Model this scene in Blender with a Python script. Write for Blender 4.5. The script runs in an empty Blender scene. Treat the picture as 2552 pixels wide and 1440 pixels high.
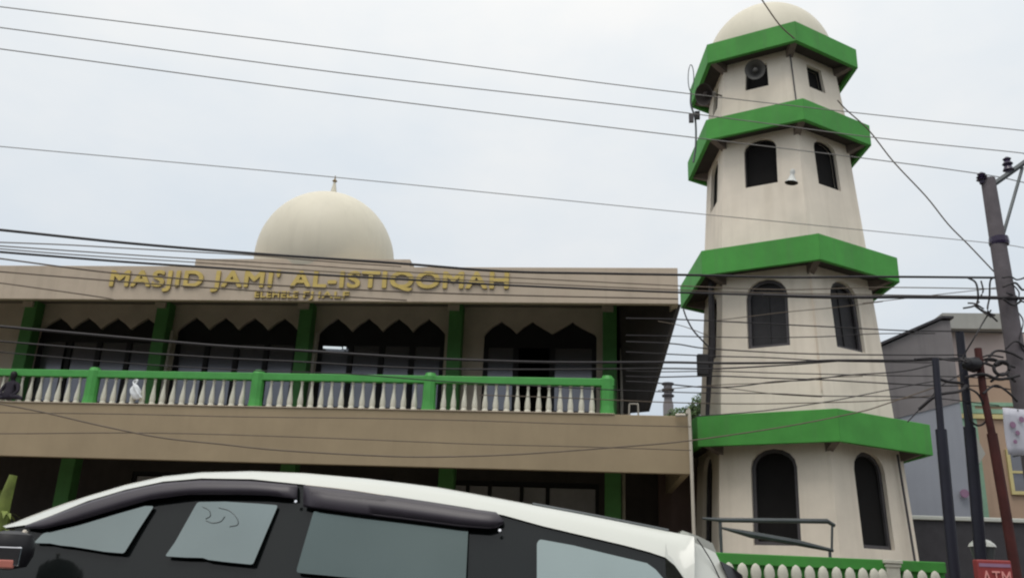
import bpy, bmesh, math, random
from math import sin, cos, pi, radians, atan2, sqrt
from mathutils import Vector, Matrix
random.seed(7)
S = bpy.context.scene
COL = S.collection

# ------------------------------------------------------------------ camera
F_PX, PITCH, ROLL, YAW = 2148.14, 0.316906, 0.038693, 0.104128
EYE = 1.30
cd = bpy.data.cameras.new('camera'); cam = bpy.data.objects.new('camera', cd); COL.objects.link(cam)
fw = Vector((-sin(YAW)*cos(PITCH), cos(YAW)*cos(PITCH), sin(PITCH)))
_ri = Vector((cos(YAW), sin(YAW), 0)); _up = _ri.cross(fw)
ri = _ri*cos(ROLL) + _up*sin(ROLL); up = -_ri*sin(ROLL) + _up*cos(ROLL)
cam.matrix_world = Matrix(((ri.x, up.x, -fw.x, 0), (ri.y, up.y, -fw.y, 0), (ri.z, up.z, -fw.z, EYE), (0, 0, 0, 1)))
cd.sensor_width = 36.0; cd.lens = 36.0*F_PX/2552; cd.clip_start = 0.1; cd.clip_end = 3000
S.camera = cam

# ------------------------------------------------------------------ world, sun, exposure
SUN_EL, SUN_AZ = radians(67), radians(202)      # azimuth measured from +Y clockwise
w = bpy.data.worlds.new('World'); S.world = w; w.use_nodes = True
nt = w.node_tree; nt.nodes.clear()
def N(t, **k):
    n = nt.nodes.new(t)
    for a, b in k.items(): setattr(n, a, b)
    return n
out = N('ShaderNodeOutputWorld'); bg = N('ShaderNodeBackground'); bg.inputs['Strength'].default_value = 0.1
sky = N('ShaderNodeTexSky', sky_type='NISHITA', sun_disc=False); sky.sun_elevation = SUN_EL; sky.sun_rotation = SUN_AZ
tc = N('ShaderNodeTexCoord'); sep = N('ShaderNodeSeparateXYZ'); nt.links.new(tc.outputs['Generated'], sep.inputs[0])
ramp = N('ShaderNodeValToRGB'); nt.links.new(sep.outputs['Z'], ramp.inputs[0])
e = ramp.color_ramp.elements
e[0].position = 0.0; e[0].color = (0.46, 0.51, 0.58, 1); e[1].position = 1.0; e[1].color = (1.55, 1.55, 1.50, 1)
for p_, c_ in ((0.12, (0.55, 0.605, 0.67)), (0.28, (0.66, 0.715, 0.77)), (0.5, (0.78, 0.815, 0.845)), (0.62, (0.88, 0.90, 0.91))):
    q = e.new(p_); q.color = (*c_, 1)
mp = N('ShaderNodeMapping'); mp.inputs['Scale'].default_value = (1.6, 1.6, 3.2); nt.links.new(tc.outputs['Generated'], mp.inputs[0])
nz = N('ShaderNodeTexNoise'); nz.inputs['Scale'].default_value = 1.5; nz.inputs['Detail'].default_value = 6; nz.inputs['Roughness'].default_value = 0.55
nt.links.new(mp.outputs[0], nz.inputs['Vector'])
cr = N('ShaderNodeValToRGB'); nt.links.new(nz.outputs['Fac'], cr.inputs[0])
cr.color_ramp.elements[0].position = 0.32; cr.color_ramp.elements[0].color = (0.90, 0.95, 1.0, 1)
cr.color_ramp.elements[1].position = 0.68; cr.color_ramp.elements[1].color = (1.09, 1.07, 1.05, 1)
mul = N('ShaderNodeMixRGB', blend_type='MULTIPLY'); mul.inputs[0].default_value = 1
nt.links.new(ramp.outputs[0], mul.inputs[1]); nt.links.new(cr.outputs[0], mul.inputs[2])
sc10 = N('ShaderNodeMixRGB', blend_type='MULTIPLY'); sc10.inputs[0].default_value = 1; sc10.inputs[2].default_value = (11.2, 11.0, 10.75, 1)
nt.links.new(mul.outputs[0], sc10.inputs[1])
mx = N('ShaderNodeMixRGB'); mx.inputs[0].default_value = 0.93     # thick cloud layer hides nearly all blue sky
nt.links.new(sky.outputs[0], mx.inputs[1]); nt.links.new(sc10.outputs[0], mx.inputs[2])
nt.links.new(mx.outputs[0], bg.inputs['Color']); nt.links.new(bg.outputs[0], out.inputs['Surface'])
sl = bpy.data.lights.new('sun', 'SUN'); sl.energy = 1.45; sl.angle = radians(30); sl.color = (1, 0.96, 0.9)
so = bpy.data.objects.new('sun', sl); COL.objects.link(so)
sd = Vector((sin(SUN_AZ)*cos(SUN_EL), cos(SUN_AZ)*cos(SUN_EL), sin(SUN_EL)))
so.rotation_euler = sd.to_track_quat('Z', 'Y').to_euler(); so.location = (0, 0, 40)
S.view_settings.view_transform = 'Standard'; S.view_settings.look = 'None'
S.view_settings.exposure = 0.0; S.view_settings.gamma = 1; S.view_settings.use_curve_mapping = False
S.cycles.filter_width = 2.2

# ------------------------------------------------------------------ photo pixel -> world helpers
def ray(x, y): return fw*F_PX + ri*(x-1276) + up*(720-y)
def at(x, y, Y):
    d = ray(x, y); d = d*(Y/d.y); return Vector((d.x, d.y, d.z+EYE))
def hit(x, y, p0, n):
    d = ray(x, y); o = Vector((0, 0, EYE)); return o + d*((Vector(p0)-o).dot(n)/d.dot(n))

# ------------------------------------------------------------------ materials
def mat(name, col, rough=0.7, metal=0.0, var=0.12, scale=3.0, bump=0.0, bscale=40, spec=0.35, streak=0.0, stain=None, coat=0.0, emis=None):
    m = bpy.data.materials.new(name); m.use_nodes = True; t = m.node_tree; b = t.nodes['Principled BSDF']
    b.inputs['Roughness'].default_value = rough; b.inputs['Metallic'].default_value = metal
    b.inputs['Specular IOR Level'].default_value = spec; b.inputs['Coat Weight'].default_value = coat
    tc = t.nodes.new('ShaderNodeTexCoord')
    n1 = t.nodes.new('ShaderNodeTexNoise'); n1.inputs['Scale'].default_value = scale; n1.inputs['Detail'].default_value = 7; n1.inputs['Roughness'].default_value = 0.62
    t.links.new(tc.outputs['Object'], n1.inputs['Vector'])
    r = t.nodes.new('ShaderNodeValToRGB'); t.links.new(n1.outputs['Fac'], r.inputs[0])
    lo = tuple(c*(1-var) for c in col); hi = tuple(min(1, c*(1+var)) for c in col)
    r.color_ramp.elements[0].position = 0.3; r.color_ramp.elements[0].color = (*lo, 1)
    r.color_ramp.elements[1].position = 0.7; r.color_ramp.elements[1].color = (*hi, 1)
    last = r.outputs[0]
    if streak > 0:      # rain streaks running down the wall
        mp = t.nodes.new('ShaderNodeMapping'); mp.inputs['Scale'].default_value = (2.6, 2.6, 0.12); t.links.new(tc.outputs['Object'], mp.inputs[0])
        n2 = t.nodes.new('ShaderNodeTexNoise'); n2.inputs['Scale'].default_value = 1.6; n2.inputs['Detail'].default_value = 5; t.links.new(mp.outputs[0], n2.inputs['Vector'])
        r2 = t.nodes.new('ShaderNodeValToRGB'); r2.color_ramp.elements[0].position = 0.5; r2.color_ramp.elements[1].position = 0.78
        t.links.new(n2.outputs['Fac'], r2.inputs[0])
        ml = t.nodes.new('ShaderNodeMath'); ml.operation = 'MULTIPLY'; ml.inputs[1].default_value = streak; t.links.new(r2.outputs[0], ml.inputs[0])
        mm = t.nodes.new('ShaderNodeMixRGB'); t.links.new(ml.outputs[0], mm.inputs[0]); t.links.new(last, mm.inputs[1])
        mm.inputs[2].default_value = (*(stain or tuple(c*0.55 for c in col)), 1); last = mm.outputs[0]
    t.links.new(last, b.inputs['Base Color'])
    if bump > 0:
        n3 = t.nodes.new('ShaderNodeTexNoise'); n3.inputs['Scale'].default_value = bscale; n3.inputs['Detail'].default_value = 4
        t.links.new(tc.outputs['Object'], n3.inputs['Vector'])
        bp = t.nodes.new('ShaderNodeBump'); bp.inputs['Strength'].default_value = bump; bp.inputs['Distance'].default_value = 0.02
        t.links.new(n3.outputs['Fac'], bp.inputs['Height']); t.links.new(bp.outputs[0], b.inputs['Normal'])
    if emis: b.inputs['Emission Color'].default_value = (*emis[0], 1); b.inputs['Emission Strength'].default_value = emis[1]
    return m
def glassmat(name, tint, refl, rough=0.04, dark=(0.01, 0.012, 0.012)):
    m = bpy.data.materials.new(name); m.use_nodes = True; t = m.node_tree
    t.nodes.clear(); o = t.nodes.new('ShaderNodeOutputMaterial'); mxs = t.nodes.new('ShaderNodeMixShader')
    g = t.nodes.new('ShaderNodeBsdfGlossy'); g.inputs['Color'].default_value = (*tint, 1); g.inputs['Roughness'].default_value = rough
    d = t.nodes.new('ShaderNodeBsdfDiffuse'); d.inputs['Color'].default_value = (*dark, 1)
    tc = t.nodes.new('ShaderNodeTexCoord'); n1 = t.nodes.new('ShaderNodeTexNoise'); n1.inputs['Scale'].default_value = 2.0; t.links.new(tc.outputs['Object'], n1.inputs['Vector'])
    mr = t.nodes.new('ShaderNodeMapRange'); mr.inputs['To Min'].default_value = refl*0.8; mr.inputs['To Max'].default_value = refl*1.2
    t.links.new(n1.outputs['Fac'], mr.inputs['Value']); t.links.new(mr.outputs[0], mxs.inputs[0])
    t.links.new(d.outputs[0], mxs.inputs[1]); t.links.new(g.outputs[0], mxs.inputs[2]); t.links.new(mxs.outputs[0], o.inputs[0])
    return m
M = {
 'cream': mat('tower_plaster', (0.77, 0.69, 0.585), 0.88, var=0.09, scale=0.8, bump=0.15, streak=0.34, stain=(0.50, 0.43, 0.34)),
 'tan': mat('fascia_plaster', (0.345, 0.27, 0.175), 0.85, var=0.08, scale=1.0, bump=0.12, streak=0.30, stain=(0.28, 0.215, 0.14)),
 'parapet': mat('parapet_plaster', (0.50, 0.415, 0.325), 0.85, var=0.08, scale=1.0, bump=0.12, streak=0.35, stain=(0.33, 0.27, 0.21)),
 'inner': mat('verandah_wall', (0.66, 0.56, 0.46), 0.85, var=0.1, scale=1.5, bump=0.1),
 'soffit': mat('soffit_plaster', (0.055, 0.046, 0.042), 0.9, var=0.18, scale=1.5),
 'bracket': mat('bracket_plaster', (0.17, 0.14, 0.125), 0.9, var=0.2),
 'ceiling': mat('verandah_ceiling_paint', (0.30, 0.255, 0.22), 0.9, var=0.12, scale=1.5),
 'frost': mat('frosted_pane', (0.42, 0.40, 0.42), 0.35, var=0.2, scale=1.2),
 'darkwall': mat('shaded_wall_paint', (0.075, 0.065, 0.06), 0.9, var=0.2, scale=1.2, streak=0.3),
 'brownwall': mat('brown_wall_paint', (0.16, 0.11, 0.10), 0.9, var=0.12, scale=1.2),
 'green': mat('green_paint', (0.064, 0.300, 0.052), 0.7, var=0.16, scale=0.9, bump=0.12, streak=0.4, stain=(0.085, 0.20, 0.07)),
 'greencol': mat('column_green_paint', (0.11, 0.31, 0.095), 0.75, var=0.12, scale=1.5, streak=0.3, stain=(0.09, 0.17, 0.08)),
 'greenrail': mat('green_rail_paint', (0.07, 0.32, 0.07), 0.5, var=0.10, scale=3),
 'domepaint': mat('dome_paint', (0.60, 0.56, 0.455), 0.55, var=0.04, scale=0.8, bump=0.04, streak=0.15),
 'white': mat('white_plaster', (0.60, 0.585, 0.50), 0.75, var=0.10, scale=6),
 'frame': mat('dark_window_frame', (0.018, 0.017, 0.018), 0.6, var=0.2),
 'frameg': mat('grey_window_frame', (0.07, 0.065, 0.07), 0.6, var=0.2),
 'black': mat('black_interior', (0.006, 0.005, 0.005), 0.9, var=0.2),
 'pane': glassmat('window_glass', (0.80, 0.80, 0.88), 0.16, 0.15, (0.10, 0.098, 0.103)),
 'louvre': mat('dark_louvre', (0.022, 0.020, 0.022), 0.6, var=0.3),
 'gold': mat('gold_lettering', (0.56, 0.42, 0.13), 0.5, metal=0.1, var=0.15, scale=4),
 'golddark': mat('letter_edge', (0.20, 0.14, 0.06), 0.6),
 'wire': mat('black_cable', (0.025, 0.022, 0.025), 0.6, var=0.2),
 'wiregrey': mat('bare_wire', (0.22, 0.21, 0.20), 0.6, metal=0.0, var=0.2),
 'wirebrown': mat('brown_cable', (0.13, 0.10, 0.075), 0.6, var=0.2),
 'concrete': mat('pole_concrete', (0.13, 0.115, 0.125), 0.85, var=0.15, scale=4, bump=0.2),
 'insul': mat('insulator_glaze', (0.03, 0.02, 0.05), 0.25, var=0.1),
 'steel': mat('grey_steel', (0.10, 0.11, 0.115), 0.5, metal=0.5, var=0.15),
 'polebl': mat('black_pole_paint', (0.012, 0.012, 0.022), 0.5, var=0.2),
 'polered': mat('rusty_pole_paint', (0.06, 0.012, 0.010), 0.6, var=0.35, scale=2),
 'pipe': mat('white_pipe', (0.52, 0.47, 0.40), 0.5, var=0.08),
 'carwhite': mat('car_paint', (0.54, 0.555, 0.515), 0.32, var=0.01, scale=1, coat=0.4, spec=0.5),
 'cardark': mat('car_pillar_dark_reflection', (0.009, 0.011, 0.011), 0.10, var=0.05, spec=0.4),
 'cartrim': mat('car_black_plastic', (0.014, 0.013, 0.016), 0.45, var=0.1),
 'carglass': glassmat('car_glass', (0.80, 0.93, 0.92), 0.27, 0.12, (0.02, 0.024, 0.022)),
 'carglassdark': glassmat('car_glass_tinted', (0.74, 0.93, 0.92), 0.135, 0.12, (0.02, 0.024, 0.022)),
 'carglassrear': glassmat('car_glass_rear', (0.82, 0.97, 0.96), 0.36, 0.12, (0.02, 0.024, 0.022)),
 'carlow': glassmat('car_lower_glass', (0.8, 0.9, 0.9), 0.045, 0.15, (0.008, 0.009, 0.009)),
 'visor': mat('smoked_visor', (0.036, 0.030, 0.040), 0.42, var=0.15, spec=0.4),
 'chrome': mat('chrome', (0.75, 0.75, 0.78), 0.12, metal=1.0, var=0.02),
 'pink': mat('reddish_lens', (0.55, 0.20, 0.16), 0.3, var=0.1),
 'tyre': mat('tyre_rubber', (0.015, 0.015, 0.015), 0.9),
 'red': mat('red_sign_panel', (0.27, 0.045, 0.045), 0.5, var=0.1),
 'pinkletter': mat('pink_sign_letters', (0.70, 0.30, 0.28), 0.5, var=0.05),
 'bluegrey': mat('blue_grey_wall', (0.30, 0.315, 0.36), 0.85, var=0.07, scale=0.5, streak=0.25, stain=(0.22, 0.22, 0.25)),
 'greywall': mat('grey_render_wall', (0.20, 0.185, 0.19), 0.9, var=0.12, scale=0.6, streak=0.4, stain=(0.12, 0.11, 0.12)),
 'palegrey': mat('pale_grey_wall', (0.36, 0.355, 0.33), 0.85, var=0.08, scale=0.8, streak=0.2),
 'peach': mat('peach_wall', (0.44, 0.31, 0.225), 0.85, var=0.08, scale=0.8, streak=0.2),
 'pinkwall': mat('pale_pink_wall', (0.52, 0.43, 0.40), 0.85, var=0.08, scale=0.8, streak=0.2),
 'mint': mat('mint_trim', (0.26, 0.42, 0.30), 0.8, var=0.1),
 'yellow': mat('yellow_trim', (0.60, 0.52, 0.25), 0.7, var=0.08),
 'darkfence': mat('dark_panel_fence', (0.05, 0.048, 0.055), 0.8, var=0.15),
 'asphalt': mat('asphalt', (0.05, 0.05, 0.052), 0.9, var=0.25, scale=8, bump=0.4, bscale=120),
 'paving': mat('pavement_concrete', (0.22, 0.21, 0.19), 0.9, var=0.15, scale=3, bump=0.2),
 'soil': mat('dusty_ground', (0.14, 0.12, 0.09), 0.95, var=0.25, scale=0.6),
 'paintline': mat('road_paint', (0.7, 0.7, 0.68), 0.7, var=0.1),
 'leaf': mat('leaf_green', (0.055, 0.095, 0.03), 0.8, var=0.45, scale=1.5),
 'leafy': mat('yellow_green_leaf', (0.16, 0.20, 0.045), 0.7, var=0.4, scale=3),
 'bark': mat('bark', (0.10, 0.08, 0.06), 0.9, var=0.2),
 'cloth': mat('dark_clothing', (0.022, 0.018, 0.028), 0.9, var=0.2),
 'skin': mat('skin', (0.22, 0.12, 0.08), 0.6, var=0.05),
 'hair': mat('black_hair', (0.010, 0.008, 0.010), 0.6, var=0.1),
 'bag': mat('white_plastic_bag', (0.72, 0.74, 0.76), 0.4, var=0.08, scale=12),
 'banner': mat('banner_sheet', (0.50, 0.50, 0.56), 0.6, var=0.08),
 'purple': mat('purple_print', (0.28, 0.16, 0.25), 0.6, var=0.1),
 'tube': mat('lit_tube', (0.9, 0.95, 1.0), 0.5, var=0.01, emis=((0.85, 0.95, 1.0), 0.75)),
 'spk': mat('speaker_grey', (0.10, 0.097, 0.092), 0.5, var=0.1),
 'spkw': mat('speaker_white', (0.55, 0.56, 0.54), 0.5, var=0.06),
}

# ------------------------------------------------------------------ mesh helpers
class MB:
    def __init__(s): s.bm = bmesh.new(); s.mi = 0
    def face(s, vs):
        try:
            f = s.bm.faces.new(vs); f.material_index = s.mi; return f
        except ValueError: return None
    def box(s, a, b):
        x0, y0, z0 = a; x1, y1, z1 = b
        v = [s.bm.verts.new(p) for p in ((x0,y0,z0),(x1,y0,z0),(x1,y1,z0),(x0,y1,z0),(x0,y0,z1),(x1,y0,z1),(x1,y1,z1),(x0,y1,z1))]
        for f in ((0,3,2,1),(4,5,6,7),(0,1,5,4),(1,2,6,5),(2,3,7,6),(3,0,4,7)): s.face([v[i] for i in f])
        return s
    def hexa(s, P):     # 8 points: bottom ring 4, top ring 4
        v = [s.bm.verts.new(p) for p in P]
        for f in ((0,3,2,1),(4,5,6,7),(0,1,5,4),(1,2,6,5),(2,3,7,6),(3,0,4,7)): s.face([v[i] for i in f])
        return s
    def extr(s, pts, d):    # polygon pts extruded by vector d
        d = Vector(d); a = [s.bm.verts.new(Vector(p)) for p in pts]; b = [s.bm.verts.new(Vector(p)+d) for p in pts]
        s.face(a[::-1]); s.face(b); n = len(a)
        for i in range(n): s.face([a[i], a[(i+1)%n], b[(i+1)%n], b[i]])
        return s
    def tube(s, pts, r, n=8, cap=True):
        pts = [Vector(p) for p in pts]; rr = r if isinstance(r, (list, tuple)) else [r]*len(pts); rings = []
        for i, p in enumerate(pts):
            t = (pts[min(i+1, len(pts)-1)]-pts[max(i-1, 0)]).normalized()
            a = Vector((0, 0, 1)) if abs(t.z) < 0.9 else Vector((1, 0, 0))
            u = t.cross(a).normalized(); v = t.cross(u).normalized()
            rings.append([s.bm.verts.new(p+(u*cos(2*pi*k/n)+v*sin(2*pi*k/n))*rr[i]) for k in range(n)])
        for A, B in zip(rings, rings[1:]):
            for k in range(n): s.face([A[k], A[(k+1)%n], B[(k+1)%n], B[k]])
        if cap: s.face(rings[0][::-1]); s.face(rings[-1])
        return s
    def lathe(s, prof, c=(0,0,0), n=24, ax=None, capb=True, capt=True):
        c = Vector(c); rings = []
        Rm = Vector(ax).to_track_quat('Z', 'Y').to_matrix() if ax else Matrix.Identity(3)
        for r, z in prof:
            rings.append([s.bm.verts.new(c+Rm@Vector((r*cos(2*pi*k/n), r*sin(2*pi*k/n), z))) for k in range(n)])
        for A, B in zip(rings, rings[1:]):
            for k in range(n): s.face([A[k], A[(k+1)%n], B[(k+1)%n], B[k]])
        if capb: s.face(rings[0][::-1])
        if capt: s.face(rings[-1])
        return s
    def grid(s, rows):
        R = [[s.bm.verts.new(Vector(p)) for p in r] for r in rows]
        for A, B in zip(R, R[1:]):
            for i in range(len(A)-1): s.face([A[i], A[i+1], B[i+1], B[i]])
        return s
    def build(s, name, m, parent=None, smooth=False, bevel=0.0):
        bmesh.ops.recalc_face_normals(s.bm, faces=s.bm.faces)
        me = bpy.data.meshes.new(name); s.bm.to_mesh(me); s.bm.free()
        ms = m if isinstance(m, (list, tuple)) else [m]
        for q in ms: me.materials.append(M[q])
        if smooth:
            for p in me.polygons: p.use_smooth = True
        o = bpy.data.objects.new(name, me); COL.objects.link(o)
        if parent:
            o.parent = parent
            pw = Vector((0, 0, 0)); q = parent
            while q: pw += q.location; q = q.parent
            o.location = -pw
        if smooth:
            mm = o.modifiers.new('edge', 'EDGE_SPLIT'); mm.split_angle = radians(40)
        if bevel > 0:
            bv = o.modifiers.new('bevel', 'BEVEL'); bv.width = bevel; bv.segments = 2; bv.limit_method = 'ANGLE'
        return o
def tag(o, label=None, cat=None, group=None, kind=None):
    if label: o['label'] = label
    if cat: o['category'] = cat
    if group: o['group'] = group
    if kind: o['kind'] = kind
    return o
def thing(name, loc, label, cat, group=None):
    o = bpy.data.objects.new(name, None); COL.objects.link(o); o.location = loc; o.empty_display_size = 0.3
    return tag(o, label, cat, group)
def plate(loops, thick):
    """outer loop + holes in 2D -> list of verts/faces of a plate 0..thick in local z"""
    cu = bpy.data.curves.new('tmp', 'CURVE'); cu.dimensions = '2D'; cu.fill_mode = 'BOTH'; cu.extrude = thick/2
    for lp in loops:
        sp = cu.splines.new('POLY'); sp.points.add(len(lp)-1); sp.use_cyclic_u = True
        for i, p in enumerate(lp): sp.points[i].co = (p[0], p[1], 0, 1)
    ob = bpy.data.objects.new('tmp', cu); me = bpy.data.meshes.new_from_object(ob)
    vs = [(v.co.x, v.co.y, v.co.z+thick/2) for v in me.vertices]; fs = [tuple(p.vertices) for p in me.polygons]
    bpy.data.objects.remove(ob); bpy.data.curves.remove(cu); bpy.data.meshes.remove(me)
    return vs, fs
def add_plate(mb, loops, thick, fn):
    vs, fs = plate(loops, thick); V = [mb.bm.verts.new(fn(*v)) for v in vs]
    for f in fs: mb.face([V[i] for i in f])
def curve_pts(pts, seg=6):
    P = [Vector(p) for p in pts]; P = [P[0]*2-P[1]]+P+[P[-1]*2-P[-2]]; o = []
    for i in range(1, len(P)-2):
        for k in range(seg):
            t = k/seg; a, b, c, d = P[i-1:i+3]
            o.append(0.5*((2*b)+(c-a)*t+(2*a-5*b+4*c-d)*t*t+(3*b-a-3*c+d)*t**3))
    o.append(P[-2]); return o

# ------------------------------------------------------------------ ground, road, pavement
RB = radians(15)                     # the street runs 15 degrees off the mosque front
rd_, rn_ = Vector((cos(RB), sin(RB), 0)), Vector((-sin(RB), cos(RB), 0))
def strip(name, n0, n1, z, m, L=220):
    a = MB(); a.grid([[rd_*-L+rn_*n0+Vector((0,0,z)), rd_*L+rn_*n0+Vector((0,0,z))], [rd_*-L+rn_*n1+Vector((0,0,z)), rd_*L+rn_*n1+Vector((0,0,z))]])
    o = a.build(name, m); tag(o, kind='structure'); return o
g = MB(); g.grid([[(-600,-600,-0.02),(600,-600,-0.02)],[(-600,600,-0.02),(600,600,-0.02)]]); tag(g.build('ground', 'soil'), kind='structure')
strip('road', -6, 9.5, -0.004, 'asphalt')
p = MB()
for i in range(-14, 15): p.extr([rd_*(i*6)+rn_*1.4+Vector((0,0,0)), rd_*(i*6+3)+rn_*1.4, rd_*(i*6+3)+rn_*1.52, rd_*(i*6)+rn_*1.52], (0,0,0.003))
tag(p.build('road_markings', 'paintline'), kind='structure')
k = MB(); k.extr([rd_*-90+rn_*9.5+Vector((0,0,-.01)), rd_*90+rn_*9.5+Vector((0,0,-.01)), rd_*90+rn_*12.4+Vector((0,0,-.01)), rd_*-90+rn_*12.4+Vector((0,0,-.01))], (0,0,0.13))
tag(k.build('pavement', 'paving'), kind='structure')

# ------------------------------------------------------------------ mosque hall
E_ = EYE
YF, YB = 20.5, 24.5
mosque = thing('mosque_building', (-7, YF, 0), 'long two storey cream mosque hall with green columns, arched dark windows and a dome', 'mosque')
XL, XR = -24.0, 2.15
# lower fascia band and floor slab
b = MB(); b.box((XL, YF, E_+2.295), (XR, YF+0.18, E_+3.64)); b.box((XR-0.18, YF+0.182, E_+2.295), (XR, YB+3, E_+3.64)); b.build('balcony_fascia', 'tan', mosque, bevel=0.012)
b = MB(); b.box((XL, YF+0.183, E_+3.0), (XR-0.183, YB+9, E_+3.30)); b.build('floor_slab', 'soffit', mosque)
b = MB(); b.box((XL, YF-0.03, E_+3.642), (0.42, YF+0.42, E_+3.665)); b.build('balcony_kerb', 'parapet', mosque, bevel=0.01)
# parapet and roof
b = MB(); b.box((XL, YF, E_+6.40), (1.98, YF+0.16, E_+7.34)); b.box((1.82, YF+0.162, E_+6.40), (1.98, YB+9, E_+7.34)); b.build('parapet', 'parapet', mosque, bevel=0.012)
b = MB(); b.hexa([(XL, YF+0.163, E_+7.10), (1.817, YF+0.163, E_+7.10), (1.817, YB+0.2, E_+7.52), (XL, YB+0.2, E_+7.52), (XL, YF+0.163, E_+7.30), (1.817, YF+0.163, E_+7.30), (1.817, YB+0.2, E_+7.72), (XL, YB+0.2, E_+7.72)])
b.build('verandah_ceiling', 'ceiling', mosque)
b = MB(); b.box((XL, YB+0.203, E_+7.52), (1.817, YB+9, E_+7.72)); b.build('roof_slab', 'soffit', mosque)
# raised block and drum under dome
DB = at(810, 640, 29)
tl = at(488, 645, 27.2); tr = at(1000, 652, 27.2)
b = MB(); b.box((tl.x, 27.2, E_+7.73), (tr.x+0.3, 32.5, tl.z)); b.build('roof_block', 'parapet', mosque)
cz = at(810, 655, 29.6); Rd = 2.62
prof = [(Rd*0.98*cos(a), Rd*1.03*sin(a)) for a in [radians(q) for q in range(-20, 90, 5)]]+[(0.02, Rd*1.03)]
dm = MB().lathe(prof, cz, 48).build('dome', 'domepaint', mosque, smooth=True)
fb = cz+Vector((0.03, 0, Rd*1.03-0.05))
fi = MB().lathe([(0.17, -0.02), (0.15, 0.12), (0.10, 0.35), (0.055, 0.6), (0.04, 0.66)], fb, 14).build('finial', 'domepaint', dm, smooth=True)
f2 = MB().lathe([(0.04, 0.66), (0.10, 0.71), (0.035, 0.78), (0.012, 0.95)], fb, 12).build('finial_tip', 'golddark', dm, smooth=True)

# upper verandah wall with pointed openings
def bx(px, py): q = at(px, py, YB); return q.x, q.z
def group_outline(left, right, peaks, py_peak, py_val, zb):
    pk = [bx(x, py_peak) for x in peaks]; L = bx(left, py_val)[0]; Rr = bx(right, py_val)[0]; zv = bx(peaks[0], py_val)[1]; zp = pk[0][1]
    pts = [(L, zb), (L, zv-0.06), (L+0.05, zv+0.02)]
    for i, (x, z) in enumerate(pk):
        zq = zp-0.07+(zv+0.02-zp+0.07)*0.5+0.035
        pts += [(x-0.27, zq), (x-0.09, zp-0.075), (x, zp), (x+0.09, zp-0.075), (x+0.27, zq)]
        if i < len(pk)-1:
            xm = (x+pk[i+1][0])/2; pts += [(xm, zv+0.02)]
    pts += [(Rr-0.05, zv+0.02), (Rr, zv-0.06), (Rr, zb)]
    return pts, L, Rr, zv, zp, [q[0] for q in pk]
ZF = E_+3.32                 # verandah floor
groups = [((101, 395), (150, 221, 294, 369), 790, 820), ((442, 746), (489, 562, 635, 709), 790, 822),
          ((795, 1110), (841, 919, 994, 1069), 792, 826), ((1207, 1487), (1250, 1328, 1427), 800, 832)]
# two more bays out of frame to the left
holes = []; info = []
for (l, r), pk, pp, pv in groups:
    o_ = group_outline(l, r, pk, pp, pv, ZF+0.04); holes.append(o_[0]); info.append(o_)
outer = [(XL, ZF), (0.95, ZF), (0.95, E_+7.515), (XL, E_+7.515)]
w_ = MB(); add_plate(w_, [outer]+holes, 0.18, lambda x, y, z: (x, YB+z, y)); w_.build('verandah_wall', 'inner', mosque)
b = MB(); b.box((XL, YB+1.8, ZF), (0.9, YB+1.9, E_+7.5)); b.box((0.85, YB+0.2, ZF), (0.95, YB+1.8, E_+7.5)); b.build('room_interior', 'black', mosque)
ztop = at(600, 852, YB).z
for gi, (pts, L, Rr, zv, zp, xs) in enumerate(info):
    fr = MB()
    inner = [(x+(0.05 if x < (L+Rr)/2 else -0.05) if x in (L, Rr) else x, z-0.05) for x, z in pts]
    # dark spandrel sheet filling the pointed heads
    head = [(L+0.001, ztop-0.02)]+[q for q in pts[1:-1]]+[(Rr-0.001, ztop-0.02)]
    add_plate(fr, [head], 0.03, lambda x, y, z: (x, YB+0.10+z, y))
    edges = [L]+[(xs[i]+xs[i+1])/2 for i in range(len(xs)-1)]+[Rr]
    for x in edges:
        xx = min(max(x, L+0.06), Rr-0.06); fr.box((xx-0.075, YB+0.06, ZF+0.03), (xx+0.075, YB+0.16, ztop))
    fr.box((L, YB+0.065, ztop-0.05), (Rr, YB+0.155, ztop+0.06)); fr.box((L, YB+0.065, ZF+0.98), (Rr, YB+0.155, ZF+1.10))
    W = fr.build('window', 'frame', mosque)
    for i in range(len(edges)-1):
        a0 = max(edges[i], L)+0.09; a1 = min(edges[i+1], Rr)-0.09
        if gi == 3 and i == 1: continue                                 # the open doorway
        if gi == 0 and i == 0: a1 -= 0.1
        q = MB().box((a0, YB+0.11, ZF+1.12), (a1, YB+0.125, ztop-0.04)); q.build('pane', 'pane', W)
        MB().box((a0, YB+0.112, ZF+0.05), (a1, YB+0.127, ZF+0.97)).build('lower_panel', 'louvre', W)
# columns: one per bay, full height of each storey
for cx_ in (-17.5, -13.2, -8.7, -4.15, 0.36):
    c = MB(); c.box((cx_-0.20, YB-0.42, ZF+0.005), (cx_+0.20, YB-0.02, E_+7.46)); c.build('column', 'greencol', mosque, bevel=0.02)
    c = MB(); c.box((cx_-0.24, YB-0.50, E_+7.25), (cx_+0.10, YB-0.425, E_+7.42)); c.build('column_cap', 'inner', mosque)
for cx_ in (-15.3, -13.2+.1, -8.7, -4.15, 0.45):
    if cx_ in (-13.1,): continue
    c = MB(); c.box((cx_-0.22, YB-0.42, 0.0), (cx_+0.22, YB-0.02, E_+2.995)); c.build('column', 'greencol', mosque, bevel=0.02)
for cx_ in (-12.92, -8.40):
    MB().tube([(cx_, YB-0.25, ZF), (cx_+0.05, YB-0.25, E_+6.6)], 0.045).build('drain_pipe', 'pipe', mosque)
MB().tube([(0.72, YB-0.25, ZF), (0.72, YB-0.25, E_+7.4)], 0.07).build('drain_pipe', 'pipe', mosque)
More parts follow.
